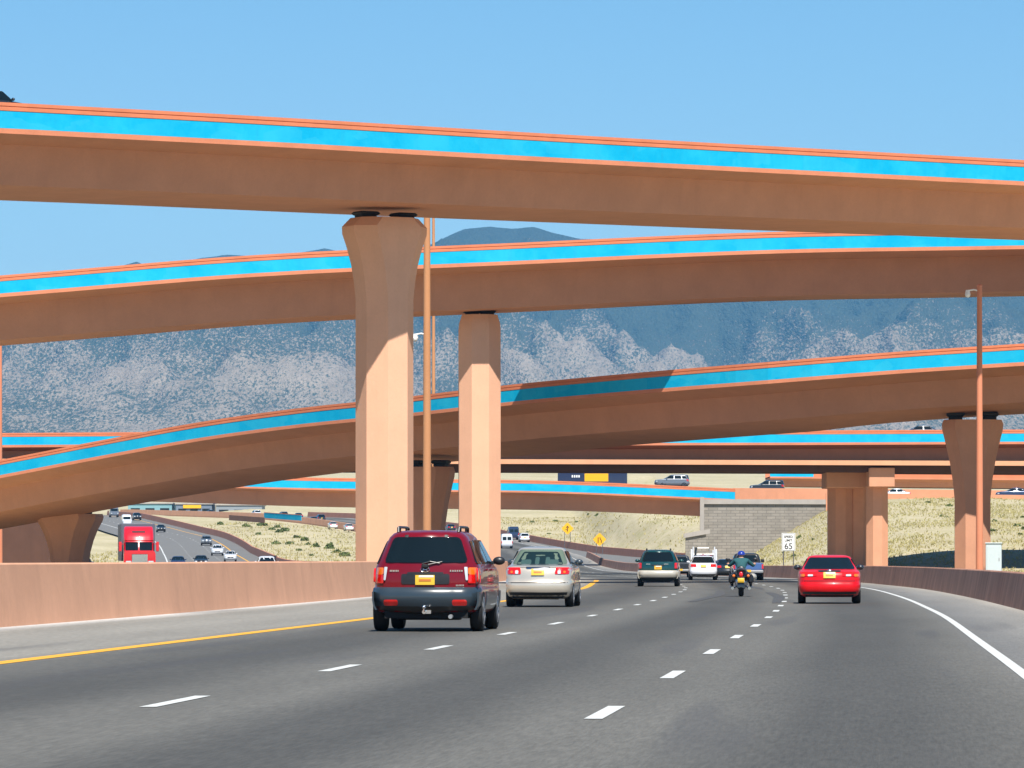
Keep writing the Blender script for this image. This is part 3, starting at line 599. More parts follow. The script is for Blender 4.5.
    for sg in (-1, 1):
        q = B.side(ym, zm, sg); mb = MB(); mb.ell(q+Vector((sg*.12, 0, .03)), (.105, .07, .072), 12, 9); mb.box(q+Vector((sg*.03, 0, 0)), (.12, .05, .05)); mb.build('door_mirror', mirror_m or body_m, root, 60)
    P(rounded(.52*S, .64*S, -.4*sx, .4*sx, .03), 'front', M['blackp'], 'grille', .015)
    return root, B, P
# the hero: maroon SUV in the left lane
root, B, P = car('suv', place(424.5, 79), -.085, M['maroon'], 'maroon sport utility vehicle with grey plastic bumpers and roof rails, nearest vehicle in view', 'suv', lower=M['trim'], detail=2, lamps='hero', mirror_m=M['blackp'])
for sg in (-1, 1):
    P(rounded(.43, .53, sg*.45, sg*.69, .03), 'rear', M['lamp_red'], 'reflector', .03)
    mb = MB(); mb.tube([(sg*.50, .62, 1.64), (sg*.505, .66, 1.715), (sg*.51, .9, 1.73), (sg*.51, 2.0, 1.73), (sg*.505, 2.25, 1.715), (sg*.50, 2.3, 1.62)], .022, 8)
    for y in (.95, 1.9): mb.box((sg*.505, y, 1.68), (.03, .05, .09))
    mb.build('roof_rail', M['blackp'], root, 40)
    mb = MB()
    for y in (1.18, 2.05):
        mb = MB(); mb.add([B.side(y+dy, z, sg, .012) for z in (.68, 1.08) for dy in (0, .012)], [(0, 1, 3, 2)]); mb.build('door_gap', M['blackp'], root)
    for y in (1.35, 2.2): mb = MB(); mb.box(B.side(y, 1.02, sg, .02), (.03, .20, .035), .01); mb.build('door_handle', M['maroon'], root)
    P(rounded(1.56, 1.60, sg*.30, sg*.36, .008), 'rear', M['blackp'], 'window_hinge', .02)
mb = MB(); a, b = B.rear(.02, 1.10, .03), B.rear(.28, 1.155, .03); mb.tube([a, b], .012, 6); mb.box(B.rear(0, 1.085, .03), (.12, .05, .07), .02); mb.tube([B.rear(-.05, 1.12, .03), B.rear(.08, 1.16, .03), B.rear(.24, 1.13, .03)], .01, 6); mb.build('rear_wiper', M['blackp'], root)
# slanted letter in an oval on the tailgate
mb = MB()
def on(x, z): return B.rear(x, z, .018)
mb.tube([on(.075*math.cos(t), 1.025+.038*math.sin(t)) for t in np.linspace(0, 2*math.pi, 25)], .007, 6)
mb.tube([on(-.038, .995), on(-.02, 1.055)], .008, 6); mb.tube([on(.022, .995), on(.04, 1.055)], .008, 6); mb.tube([on(-.03, 1.018), on(.032, 1.032)], .007, 6)
mb.build('badge', M['chrome'], root, 60)
for x0, x1, z in ((-.60, -.44, 1.005), (.40, .62, 1.005), (.50, .64, .765)):
    mb = MB(); n = 6
    for k in range(n): u = lerp(x0, x1, (k+.5)/n); mb.box(B.rear(u, z, .012), (.6*abs(x1-x0)/n, .012, .028))
    mb.build('badge', M['chrome'], root)
P(rounded(.785, .955, -.40, .40, .03), 'rear', M['blackp'], 'plate_recess', .009)
mb = MB(); mb.tube([(0, .25, .33), (0, -.08, .33)], .035, 8); mb.ell((0, -.09, .41), (.035, .035, .035)); mb.tube([(0, -.09, .33), (0, -.09, .39)], .018, 8); mb.box((.06, -.02, .33), (.10, .02, .06)); mb.build('tow_hitch', M['chrome'], root, 50)
mb = MB(); mb.tube([(.42, .5, .26), (.42, .06, .25)], .035, 10); mb.build('exhaust_pipe', M['steel'], root, 50)
# champagne sedan
root, B, P = car('sedan', place(537.5, 119.3), -.075, M['silver'], 'champagne silver sedan directly ahead of the maroon one, head rests showing through its rear window', glass=M['seeglass'], seats=True, lower=M['blackp'], detail=2, sz=1.03, mirror_m=M['trim'])  # silver mirrors given the dark trim colour, shade painted in
mb = MB(); mb.add([B.rear(x, z, .006) for z in (.985, .992) for x in np.linspace(-.6, .6, 13)], [(i, i+1, i+14, i+13) for i in range(12)]); mb.build('trunk_gap', M['blackp'], root)
mb = MB(); mb.tube([(.5, 2.9, 1.0), (.5, 2.9, 1.0)], .005) if False else mb.box((0, 2.0, 1.475), (.03, .03, .02)); mb.build('roof_antenna', M['blackp'], root)
P(rounded(.955, .985, -.28, .28, .01), 'rear', M['chrome'], 'trunk_trim', .016)
# red sedan
RS = [(z, a, b, h) for z, a, b, h in SEDAN]
root, B, P = car('sedan', place(829.5, 128.3), -.06, M['redcar'], 'bright red rounded sedan in the right lane, with black lower edge and yellow plate', lower=M['blackp'], detail=2, lamps='wide', sx=1.0, sz=.89, mirror_m=M['darkcar'])
mb = MB(); mb.ell(B.rear(0, .89, .012), (.06, .012, .032)); mb.build('badge', M['chrome'], root, 60)
# green SUV
root, B, P = car('suv', place(658, 209), -.05, M['green'], 'dark green sport utility vehicle with beige bumper and lower sides, ahead of the silver sedan', 'suv', lower=M['beige'], detail=2, sz=.96)
for sg in (-1, 1):
    mb = MB(); mb.tube([(sg*.52, .6, 1.58), (sg*.52, .7, 1.65), (sg*.52, 2.2, 1.65), (sg*.52, 2.3, 1.58)], .02, 6); mb.build('roof_rail', M['blackp'], root, 40)
for x in (-.42, .35): mb = MB(); mb.box(B.rear(x, 1.02*.96, .012), (.2, .01, .03)); mb.build('badge', M['chrome'], root)
car('sedan', place(703.5, 286), -.02, M['white'], 'pale silver-white sedan right behind the loaded work truck', lower=M['blackp'], detail=1)
car('sedan', place(727.5, 335), -.0, M['darkcar'], 'dark low coupe mostly hidden between the white sedan and the motorcycle rider', lower=M['blackp'], detail=1, sz=.9)
# ------------------------------------------------------------------ pickups, truck, van
def pickup(loc, rz, m, label, detail=1, top=None, cat='pickup truck', name='pickup_truck'):
    root = empty(name, loc, rz, label, cat)
    lo = Body([(.38, .25, 4.8, .80), (.45, .08, 4.95, .89), (.60, .0, 5.0, .92), (.85, .02, 5.0, .92), (1.0, .03, 4.9, .91), (1.03, .04, 4.6, .89)], rr=.12, rf=.35, br=.03)
    body = lo.shell().build('body', m, root, 40)
    mb = MB(); mb.box((0, 1.0, .86), (1.5, 1.75, .5)); cs = [mb.build('cutter', m)]
    for y in (.95, 3.95):
        for sg in (-1, 1): mb = MB(); mb.lathe_x((sg*.84, y, .38), [(-.16, .42), (.4, .42)], 24); cs.append(mb.build('cutter', m))
    cut(body, cs)
    cb = Body([(1.0, 2.0, 3.85, .86), (1.1, 2.03, 3.65, .83), (1.35, 2.12, 3.3, .76), (1.52, 2.2, 3.05, .70), (1.58, 2.28, 2.95, .62), (1.61, 2.45, 2.8, .45)], rr=.2, rf=.3, br=.04, tp=.0)
    cb.shell(2).build('cab', top or m, root, 40)
    for face, nm in (('rear', 'rear_window'), ('front', 'windshield')): cb.patch(MB(), rounded(1.1, 1.5, -.66, .66, .04, -.55, .55), face, .012).build(nm, M['glass'], root, 40)
    for sg in (-1, 1):
        cb.patch(MB(), rounded(1.1, 1.48, 2.25, 3.3, .04, 2.4, 2.95), 'side', .01, 8, sg).build('side_window', M['glass'], root, 40)
        lo.patch(MB(), rounded(.68, .95, sg*.78, sg*.89, .02), 'rear', .012).build('tail_lamp', M['lamp_red'], root, 40)
        lo.patch(MB(), rounded(.70, .88, sg*.55, sg*.85, .02), 'front', .015).build('headlight', M['lamp_clear'], root, 40)
        mb = MB(); mb.box((sg*1.0, 3.3, 1.15), (.2, .08, .2), .03); mb.build('door_mirror', M['blackp'], root)
        for y in (.95, 3.95): wheel(root, sg*.80, y, .37, sg, .24, False)
    mb = MB(); mb.box((0, -.06, .52), (1.75, .14, .16), .03); mb.build('rear_bumper', M['steel'], root)
    mb = MB(); mb.box((0, -.14, .56), (.3, .02, .14)); mb.build('licence_plate', M['plate'], root)
    mb = MB(); mb.box((0, 2.4, .36), (1.3, 4.4, .14)); mb.build('chassis', M['black'], root)
    return root
pickup(place(748.5, 282), 0.0, M['bluecar'], 'blue pickup with black cab top, ahead of the motorcycle rider', top=M['darkcar'])
pickup(place(680.5, 345), .02, M['darkcar'], 'dark pickup half hidden between the green sport utility vehicle and the white sedan')
root = pickup(place(704, 382), .03, M['greycar'], 'grey work truck with white rack posts and a jumbled load', cat='work truck', name='work_truck')
for sg in (-1, 1):
    mb = MB(); mb.tube([(sg*.85, .1, .9), (sg*.85, .1, 2.35)], .05, 6); mb.tube([(sg*.85, 1.8, .9), (sg*.85, 1.8, 2.1)], .05, 6); mb.tube([(sg*.85, .1, 1.75), (sg*.85, 1.8, 1.75)], .04, 6); mb.box((sg*.98, .15, 1.7), (.14, .16, .9), .02); mb.build('rack_post', M['white'], root)
mb = MB(); mb.tube([(-.55, .3, 1.95), (-.5, .3, 2.25), (.4, .3, 2.25), (.5, .3, 1.9)], .035, 6); mb.tube([(-.9, .9, 1.75), (.9, .9, 1.75)], .035, 6); mb.build('rack_bar', M['steel'], root)
mb = MB(); mb.box((-.2, .8, 1.3), (.7, .9, .7), .06); mb.box((.45, .9, 1.2), (.4, .8, .5), .05); mb.tube([(-.72, .4, 1.0), (-.6, .4, 2.3)], .09, 8); mb.build('load', M['darkcar'], root)
mb = MB(); mb.ell((-.05, .35, 1.55), (.35, .3, .22)); mb.ell((.55, .35, 1.45), (.18, .25, .28)); mb.build('load', M['maroon'], root, 60)
# red semi truck coming towards us, behind the median barrier
def semi():
    root = empty('semi_truck', place(139, 366), opp_heading(366)+math.pi+.03, 'red semi truck with roof fairing and grey trailer, oncoming behind the median barrier', 'semi truck')
    mb = MB(); mb.loft([[Vector((x*k, y, z)) for x, y in ((-1.02, -.6), (1.02, -.6), (1.2, 1.0), (1.2, 2.4), (-1.2, 2.4), (-1.2, 1.0))] for z, k in ((.55, .92), (.8, 1), (1.75, 1), (1.95, .93))]); mb.build('hood', M['truckred'], root)
    root.location -= Vector((0, 0, 0))
    lv = [(1.0, -3.4, -.55, 1.14), (1.95, -3.4, -.50, 1.17), (2.72, -3.4, -.86, 1.15), (2.80, -3.4, -.80, 1.15), (3.1, -3.4, -.95, 1.15), (3.55, -3.4, -1.4, 1.13), (3.80, -3.4, -1.8, 1.10), (3.88, -3.35, -2.2, 1.02)]
    cb = Body([(z, a+3.4, b+3.4, h) for z, a, b, h in lv], rr=.15, rf=.35, br=.01, bf=.12, tp=.02); off = Vector((0, -3.4, 0))
    def put(o): o.location = (0, -3.4-.0, 0); return o
    # nose towards +y, as with the cars
    put(cb.shell(2).build('cab', M['truckred'], root, 40))
    for a, b in ((-1.02, -.05), (.05, 1.02)): put(cb.patch(MB(), rounded(2.02, 2.66, a, b, .05), 'front', .02).build('windshield', M['glass'], root, 40))
    put(cb.patch(MB(), rounded(2.70, 2.79, -1.08, 1.08, .02), 'front', .16).build('sun_visor', M['truckred'], root, 40))
    put(cb.patch(MB(), rounded(3.38, 3.50, -.50, .50, .03), 'front', .02).build('vent_slot', M['blackp'], root, 40))
    for sg in (-1, 1):
        put(cb.patch(MB(), rounded(2.0, 2.6, 1.6, 2.6, .05), 'side', .012, 8, sg).build('side_window', M['glass'], root, 40))
        mb = MB(); mb.box((sg*1.42, -.4, 2.3), (.22, .14, .75), .04); mb.tube([(sg*1.15, -.5, 2.5), (sg*1.42, -.42, 2.5)], .025, 6); mb.build('door_mirror', M['truckred'], root)
        mb = MB(); mb.box((sg*.85, 2.42, 1.1), (.4, .06, .25), .04); mb.build('headlight', M['lamp_clear'], root)
        for y in (1.6, -3.2, -4.5): wheel(root, sg*1.02, y, .5, sg, .3, False)
    mb = MB(); mb.box((0, 2.42, 1.25), (1.2, .05, .95), .03); mb.build('grille', M['chrome'], root)
    mb = MB(); mb.box((0, 2.5, .62), (2.3, .2, .35), .06); mb.build('bumper', M['chrome'], root)
    mb = MB(); mb.box((0, -10.5, 2.65), (2.6, 13.2, 2.9), .05); mb.build('trailer', M['trailer'], root)
    mb = MB(); mb.box((0, -4, .95), (1.0, 8, .2)); mb.build('chassis', M['black'], root)
semi()
def op(px, D): return place(px, D)
def rz_op(D): return opp_heading(D)+math.pi
car('sedan', op(178, 545), rz_op(545), M['navy'], 'navy sedan just right of the oncoming red truck, half behind the barrier', detail=0)
car('sedan', op(201, 575), rz_op(575), M['darkcar'], 'black oncoming sedan with bright headlights, right of the navy one', detail=0)
car('sedan', op(230, 655), rz_op(655), M['white'], 'small white oncoming sedan, rightmost of the cluster of four', detail=0)
car('suv', op(217, 730), rz_op(730), M['white'], 'white oncoming sport utility vehicle behind the small white sedan', 'suv', detail=0)
car('suv', op(206, 830), rz_op(830), M['greycar'], 'grey oncoming sport utility vehicle at the back of the cluster of four', 'suv', detail=0)
car('sedan', op(160, 955), rz_op(955), M['darkcar'], 'dark oncoming car next to the reddish barrier, above the red truck', detail=0)
car('suv', op(136, 1075), rz_op(1075), M['darkcar'], 'dark oncoming sport utility vehicle right of the white van, far up the road', 'suv', detail=0)
car('suv', op(266, 420), rz_op(420), M['white'], 'white sport utility vehicle with only its roof showing over the median barrier', 'suv', detail=0)
car('sedan', op(83, 352), rz_op(352), M['navy'], 'blue car with only its roof showing over the barrier, left of the red truck', detail=0)
def van(loc, rz, m, label, s=1.0, name='cargo_van', cat='van'):
    root = empty(name, loc, rz, label, cat)
    B = Body([(.4, .1, 5.2, .9), (.6, 0, 5.4, .98), (1.1, 0, 5.3, 1.0), (1.35, .02, 4.7, 1.0), (2.0, .04, 4.0, .95), (2.35, .06, 3.6, .88), (2.45, .2, 3.3, .7)], rr=.1, rf=.4, br=.02)
    B.shell(2).build('body', m, root, 40); B.patch(MB(), rounded(1.4, 1.98, -.85, .85, .05, -.75, .75), 'front', .015).build('windshield', M['glass'], root, 40)
    for sg in (-1, 1):
        B.patch(MB(), rounded(1.4, 1.95, sg*.08, sg*.72, .05), 'rear', .015).build('rear_window', M['glass'], root, 40); B.patch(MB(), rounded(.85, 1.25, sg*.82, sg*.93, .02), 'rear', .015).build('tail_lamp', M['lamp_red'], root, 40)
        B.patch(MB(), rounded(.8, 1.0, sg*.6, sg*.9, .03), 'front', .02).build('headlight', M['lamp_clear'], root, 40)
        B.patch(MB(), rounded(1.4, 1.95, 3.3, 4.3, .05, 3.3, 3.9), 'side', .012, 8, sg).build('side_window', M['glass'], root, 40)
        for y in (.9, 4.2): wheel(root, sg*.86, y, .36, sg, .24, False)
    return root
van(op(125.5, 1010), rz_op(1010), M['white'], 'white van coming down the far oncoming lanes, left of the dark sport utility vehicle')
van(op(113, 1120), rz_op(1120), M['greycar'], 'grey van farthest up the oncoming lanes')
# traffic far ahead past the piers
def ahead(px, D, off=0): p = place(px, D); p.z = max(ZR(D), ground_z(p.x, D))+off; return p
van(ahead(507, 800), .06, M['white'], 'white van far ahead between the second pier and the silver sedan')
van(ahead(514, 880), .08, M['navy'], 'navy van far ahead behind the white one, right of the second pier')
car('suv', ahead(525, 860), .08, M['white'], 'small white sport utility vehicle far ahead, just above the silver sedan roof', 'suv', detail=0)
car('sedan', ahead(558, 700), .02, M['white'], 'white sedan on the merging ramp, its roof just over the silver sedan', detail=0)
car('sedan', ahead(452, 960), .15, M['darkcar'], 'dark car far ahead between the two tall piers', detail=0)
far_c = [(212, 1175, 'sedan', 'greycar', 'grey car on the far curve, leftmost under the low bridge'), (258, 1130, 'suv', 'white', 'white car on the far curve, second from the left under the low bridge'), (285, 1090, 'suv', 'greycar', 'grey sport utility vehicle on the far curve, left of a navy sedan'), (300, 1085, 'sedan', 'navy', 'navy sedan on the far curve, beside the grey sport utility vehicle'), (315, 1040, 'sedan', 'greycar', 'silver-grey sedan on the far curve, in front of the dark sport utility vehicle'), (322, 1055, 'suv', 'darkcar', 'dark sport utility vehicle on the far curve behind the silver-grey sedan'), (334, 985, 'sedan', 'white', 'low white sedan on the far curve, only its roof over the barrier'), (350, 965, 'sedan', 'white', 'white sedan on the far curve beside the tallest pier')]
for px, D, k, m, lab in far_c:
    car(k, ahead(px, D), heading(D), M[m], lab, 'car' if k == 'sedan' else 'suv', detail=0)
# traffic on the bridges
def on_deck(px, py_top, D, h): p = at(px, py_top, D); p.z -= h; return p
car('suv', on_deck(690, 474.5, 606, 1.68), R(90), M['greycar'], 'silver-grey minivan on the lowest bridge, seen over its parapet', 'minivan', name='minivan', detail=0)
car('suv', on_deck(785, 480, 606, 1.68), R(90), M['darkcar'], 'dark car on the wall road, right of the grey minivan', 'car', name='hatchback_car', detail=0)
car('sedan', on_deck(944, 425, 441, 1.47), R(90), M['greycar'], 'car whose dark roof just shows over the level bridge, beside the flared right pier', detail=0)
car('sedan', on_deck(1032, 487.5, 594, 1.47), R(90), M['navy'], 'navy car between the two orange wall tiers at the far right edge', detail=0)
car('sedan', on_deck(912, 488.5, 594, 1.47), R(90), M['white'], 'white car mostly hidden between the orange wall tiers, left of the flared right pier', detail=0)
def bus():
    root = empty('blue_bus', on_deck(627, 467, 609, 3.1), R(90), 'dark blue bus with a yellow side panel on the lowest bridge', 'bus')
    mb = MB(); mb.box((0, 4.4, 1.7), (2.5, 8.8, 2.7), .15); mb.build('body', M['navy'], root)
    mb = MB(); mb.box((-1.262, 3.9, 1.75), (.02, 3.0, 1.0), .005); mb.build('side_panel', M['signyellow'], root)
    for k in range(4): mb = MB(); mb.box((-1.262, 6.1+k*.28, 1.9), (.02, .18, .3)); mb.build('white_letter', M['signwhite'], root)
    for sg in (-1, 1):
        for y in (1.6, 7.2): wheel(root, sg*1.1, y, .48, sg, .28, False)
    mb = MB(); mb.box((-1.262, 4.4, 2.62), (.02, 8.0, .5), .005); mb.build('window_strip', M['glass'], root)
bus()
q = at(-56, 98.2, 206.5); q.z -= 1.1
car('suv', q, R(-48), M['darkcar'], 'dark vehicle on the topmost ramp, only its sloping front inside the left edge', 'suv', detail=0)
# ------------------------------------------------------------------ motorcycle and rider
def motorcycle(loc, rz):
    root = empty('motorcycle', loc, rz, 'black touring motorcycle with red tail lamp and yellow plate, in the middle lane', 'motorcycle')
    def B_(mb, n, m, s=45, par=None): return mb.build(n, m, par or root, s)
    for y, r, w in ((.35, .32, .17), (1.95, .33, .13)):
        mb = MB(); mb.lathe_x((0, y, r), [(-w/2, r*.62), (-w/2, r*.85), (-w*.3, r*.97), (0, r), (w*.3, r*.97), (w/2, r*.85), (w/2, r*.62)], 26); wl = B_(mb, 'wheel', M['black'])
        mb = MB(); mb.lathe_x((0, y, r), [(-w*.3, r*.6), (w*.3, r*.6)], 20); B_(mb, 'rim', M['alloy'], 45, wl)
    mb = MB(); mb.grid([[Vector((x*.115, .35-(.37)*math.cos(a), .32+.37*math.sin(a)+(.02 if abs(x) < .5 else 0))) for x in (-1, -.6, 0, .6, 1)] for a in np.linspace(-.1, 2.2, 12)]); B_(mb, 'rear_fender', M['darkcar'])
    mb = MB(); mb.ell((0, .62, .62), (.19, .36, .09), 14, 9); B_(mb, 'seat', M['blackp'])
    mb = MB(); mb.tube([(0, .30, .68), (0, .18, .90)], [.11, .09], 10); mb.ell((0, .2, .83), (.15, .05, .15), 12, 8); B_(mb, 'passenger_backrest', M['blackp'])
    mb = MB(); mb.ell((0, 1.15, .78), (.17, .34, .15), 14, 9); B_(mb, 'fuel_tank', M['darkcar'])
    mb = MB(); mb.box((0, .98, .45), (.36, .5, .42), .08); mb.tube([(-.2, .95, .5), (.2, .95, .5)], .14, 12); B_(mb, 'engine', M['alloy'])
    for sg in (-1, 1):
        mb = MB(); mb.box((sg*.30, .42, .56), (.2, .52, .32), .07); B_(mb, 'saddlebag', M['blackp'])
        mb = MB(); mb.tube([(sg*.20, 1.0, .3), (sg*.26, .3, .27), (sg*.27, -.15, .27)], [.035, .045, .05], 10); B_(mb, 'exhaust_pipe', M['chrome'])
        mb = MB(); mb.ell((sg*.23, .02, .66), (.05, .05, .05)); B_(mb, 'turn_signal', M['lamp_amber'])
        mb = MB(); mb.tube([(sg*.07, 1.85, .45), (sg*.07, 1.55, 1.0)], .03, 8); B_(mb, 'fork', M['chrome'])
        mb = MB(); mb.tube([(sg*.38, 1.32, 1.04), (sg*.42, 1.36, 1.17)], .012, 6); mb.ell((sg*.44, 1.36, 1.19), (.075, .02, .05)); B_(mb, 'mirror', M['blackp'])
        mb = MB(); mb.box((sg*.30, 1.2, .30), (.16, .3, .03), .01); B_(mb, 'footboard', M['chrome'])
    mb = MB(); mb.tube([(-.44, 1.15, 1.02), (-.36, 1.3, 1.04), (-.12, 1.48, 1.0), (.12, 1.48, 1.0), (.36, 1.3, 1.04), (.44, 1.15, 1.02)], .018, 8); B_(mb, 'handlebar', M['chrome'])
    mb = MB(); mb.ell((0, 1.72, .86), (.11, .12, .11)); B_(mb, 'headlight', M['lamp_clear'])
    mb = MB(); mb.ell((0, -.02, .70), (.065, .05, .10)); B_(mb, 'tail_lamp', M['lamp_red'])
    mb = MB(); mb.box((0, -.05, .52), (.21, .015, .15), .005); B_(mb, 'licence_plate', M['plate'])
    mb = MB(); mb.tube([(-.16, .25, .70), (-.17, .12, .88), (.17, .12, .88), (.16, .25, .70)], .014, 6); B_(mb, 'sissy_bar', M['chrome'])
    mb = MB(); mb.ell((.36, .75, .63), (.14, .28, .12)); B_(mb, 'side_bag', M['beige'])
    return root
mp = place(741, 153); mrz = heading(153); motorcycle(mp, mrz)
def rider(loc, rz):
    # one skinned body: pelvis first
    V = [((0, .55, .74), .155), ((0, .60, .89), .15), ((0, .67, 1.04), .17), ((0, .745, 1.15), .135), ((0, .785, 1.225), .06), ((0, .84, 1.335), .092), ((0, .845, 1.40), .078)]
    E = [(i, i+1) for i in range(6)]
    def chain(start, pts):
        a = start
        for p, r in pts: V.append((p, r)); E.append((a, len(V)-1)); a = len(V)-1
        return a
    hands = []
    for sg in (-1, 1):
        h = chain(3, [((sg*.20, .745, 1.14), .082), ((sg*.385, .88, .985), .056), ((sg*.42, 1.08, 1.045), .042), ((sg*.425, 1.15, 1.055), .04)]); hands.append(sg)
        chain(0, [((sg*.13, .60, .70), .12), ((sg*.30, 1.04, .68), .082), ((sg*.30, 1.08, .44), .06), ((sg*.30, 1.12, .37), .05), ((sg*.30, 1.30, .345), .045)])
    me = bpy.data.meshes.new('person'); me.from_pydata([v for v, r in V], E, []); o = bpy.data.objects.new('person', me); C.objects.link(o)
    md = o.modifiers.new('skin', 'SKIN'); md.use_smooth_shade = True
    for i, (v, r) in enumerate(V): me.skin_vertices[0].data[i].radius = (r*(1.25 if i in (2, 3) else 1), r*.85 if i in (2, 3) else r)
    me.skin_vertices[0].data[0].use_root = True
    sd = o.modifiers.new('sub', 'SUBSURF'); sd.levels = 2; sd.render_levels = 2
    dg = bpy.context.evaluated_depsgraph_get(); m2 = bpy.data.meshes.new_from_object(o.evaluated_get(dg)); o.modifiers.clear()
    mb = MB(); mb.add([v.co for v in m2.vertices], [tuple(p.vertices) for p in m2.polygons])
    for sg in (-1, 1):               # fingers closed round the grips, thumb below
        for k in range(4):
            x = sg*(.395+k*.022); l = (.9, 1.05, 1.0, .8)[k]
            mb.tube([(x, 1.14, 1.06), (x, 1.18, 1.062), (x, 1.195*l+(1-l)*1.15, 1.035), (x, 1.165, 1.005)], [.0105, .010, .009, .007], 6)
        mb.tube([(sg*.385, 1.11, 1.045), (sg*.37, 1.14, 1.02), (sg*.375, 1.165, 1.005)], [.012, .011, .008], 6)
    mb.ell((0, .945, 1.32), (.016, .02, .022)); mb.ell((-.088, .84, 1.32), (.014, .025, .035)); mb.ell((.088, .84, 1.32), (.014, .025, .035))
    bpy.data.objects.remove(o)
    skin, shirt, jeans, boot = mat('skin', (.45, .24, .16), .6), mat('teal_shirt', (.012, .075, .085), .85), mat('dark_jeans', (.02, .03, .05), .9), M['blackp']
    b = mb.build('person', [skin, shirt, jeans, boot], None, 180); b.location = loc; b.rotation_euler = (0, 0, rz)
    for p in b.data.polygons:
        c = p.center
        if c.z < .42: p.material_index = 3
        elif c.z < .80 and abs(c.x) < .42: p.material_index = 2
        elif c.z < 1.235 and not (abs(c.x) > .36 and c.y > .92): p.material_index = 1
        else: p.material_index = 0
    tag(b, 'person riding the motorcycle in a dark teal shirt and blue helmet, back to us', 'person')
    mb = MB()
    rings = [[Vector((.128*math.sin(a)*math.cos(t), .835+.145*math.sin(a)*math.sin(t), 1.348+.118*math.cos(a))) for t in (2*math.pi*k/18 for k in range(18))] for a in np.linspace(.05, 1.75, 10)]
    mb.loft(rings); hb = mb.build('helmet', mat('blue_helmet', (.01, .03, .26), .3, 0, .6), b, 60)
rider(mp, mrz)
# ------------------------------------------------------------------ poles, signs, cabinet
def pole(px, D, py_top, r0, r1, m, label, name='light_pole', camera=None, arm=None):
    p = at(px, py_top, D); z0 = min(-.3, ground_z(p.x, D)-.3) if D < 500 else ground_z(p.x, D)-.3
    root = empty(name, (p.x, D, z0), 0, label, 'pole'); h = p.z-z0
    mb = MB(); mb.tube([(0, 0, 0), (0, 0, h)], [r0, r1], 14); mb.ell((0, 0, h), (r1*1.15, r1*1.15, r1*.8)); mb.build('shaft', m, root, 50)
    mb = MB(); mb.box((0, 0, .1), (r0*3.4, r0*3.4, .9), .05); mb.build('base_plate', m, root)
    if camera:
        zc, sg = camera; zc = at(px, zc, D).z-z0
        mb = MB(); mb.tube([(0, 0, zc+.1), (sg*.3, 0, zc+.18), (sg*.62, 0, zc+.12)], .045, 8); mb.build('bracket', M['signwhite'], root, 50)
        mb = MB(); mb.tube([(sg*.62, 0, zc+.16), (sg*.62, 0, zc-.08)], [.10, .15], 12); mb.ell((sg*.62, 0, zc-.10), (.14, .14, .14)); mb.build('camera_dome', M['signwhite'], root, 50)
    if arm:
        za = h-.3; mb = MB(); mb.tube([(0, 0, za), (arm*1.6, 0, za+.7), (arm*3.6, 0, za+.9)], [.06, .05, .04], 8); mb.build('lamp_arm', m, root, 50)
        mb = MB(); mb.box((arm*3.9, 0, za+.9), (.8, .3, .16), .06); mb.build('lamp_head', M['steel'], root)
    return root
pole(979.5, 252, 286, .20, .13, M['polered'], 'slim reddish pole with a white dome camera, in front of the flared right pier', 'camera_pole', camera=(293, -1))
pole(427, 251, 150, .235, .16, M['pole'], 'thick tan light pole just right of the tallest pier', camera=(337, -1))
pole(433.5, 345, 215, .16, .10, M['pole'], 'thin tan light pole behind the thick one, standing beyond the banked ramp')
pole(.5, 356, 340, .15, .11, M['polered'], 'thin reddish pole at the very left edge of the view')
def text(s, size, m, parent, x, y, z, name='lettering'):
    cu = bpy.data.curves.new(name, 'FONT'); cu.body = s; cu.size = size; cu.align_x = 'CENTER'; cu.extrude = .004; cu.offset = .006
    t = bpy.data.objects.new(name, cu); C.objects.link(t); dg = bpy.context.evaluated_depsgraph_get()
    me = bpy.data.meshes.new_from_object(t.evaluated_get(dg)); bpy.data.objects.remove(t); me.materials.clear(); me.materials.append(m)
    o = bpy.data.objects.new(name, me); C.objects.link(o); o.parent = parent; o.location = (x, y, z); o.rotation_euler = (R(90), 0, 0); return o
p = at(788.5, 567, 342); z0 = ground_z(p.x, 342); root = empty('speed_limit_sign', (p.x, 342, z0-.3), 0, 'white speed limit sign on two posts behind the right barrier', 'road sign')
zt, zb = at(0, 533, 342).z-z0+.3, at(0, 551, 342).z-z0+.3; hh = zt-zb; ww = .97
mb = MB(); mb.box((0, 0, (zt+zb)/2), (ww, .03, hh), .012); mb.build('panel', M['signwhite'], root)
mb = MB(); e = .022; mm = .05
for c, d in (((0, -.019, zt-mm), (ww-2*mm, .008, e)), ((0, -.019, zb+mm), (ww-2*mm, .008, e)), ((-ww/2+mm, -.019, (zt+zb)/2), (e, .008, hh-2*mm-e)), ((ww/2-mm, -.019, (zt+zb)/2), (e, .008, hh-2*mm-e))): mb.box(c, d)
mb.build('border', M['ink'], root)
text('SPEED', .235, M['ink'], root, 0, -.02, zb+hh*.73); text('LIMIT', .235, M['ink'], root, 0, -.02, zb+hh*.53); text('65', .60, M['ink'], root, 0, -.02, zb+hh*.11)
for x in (-.36, .36): mb = MB(); mb.box((x, .04, zb/2+.1), (.07, .05, zb+.4)); mb.build('post', M['post'], root)
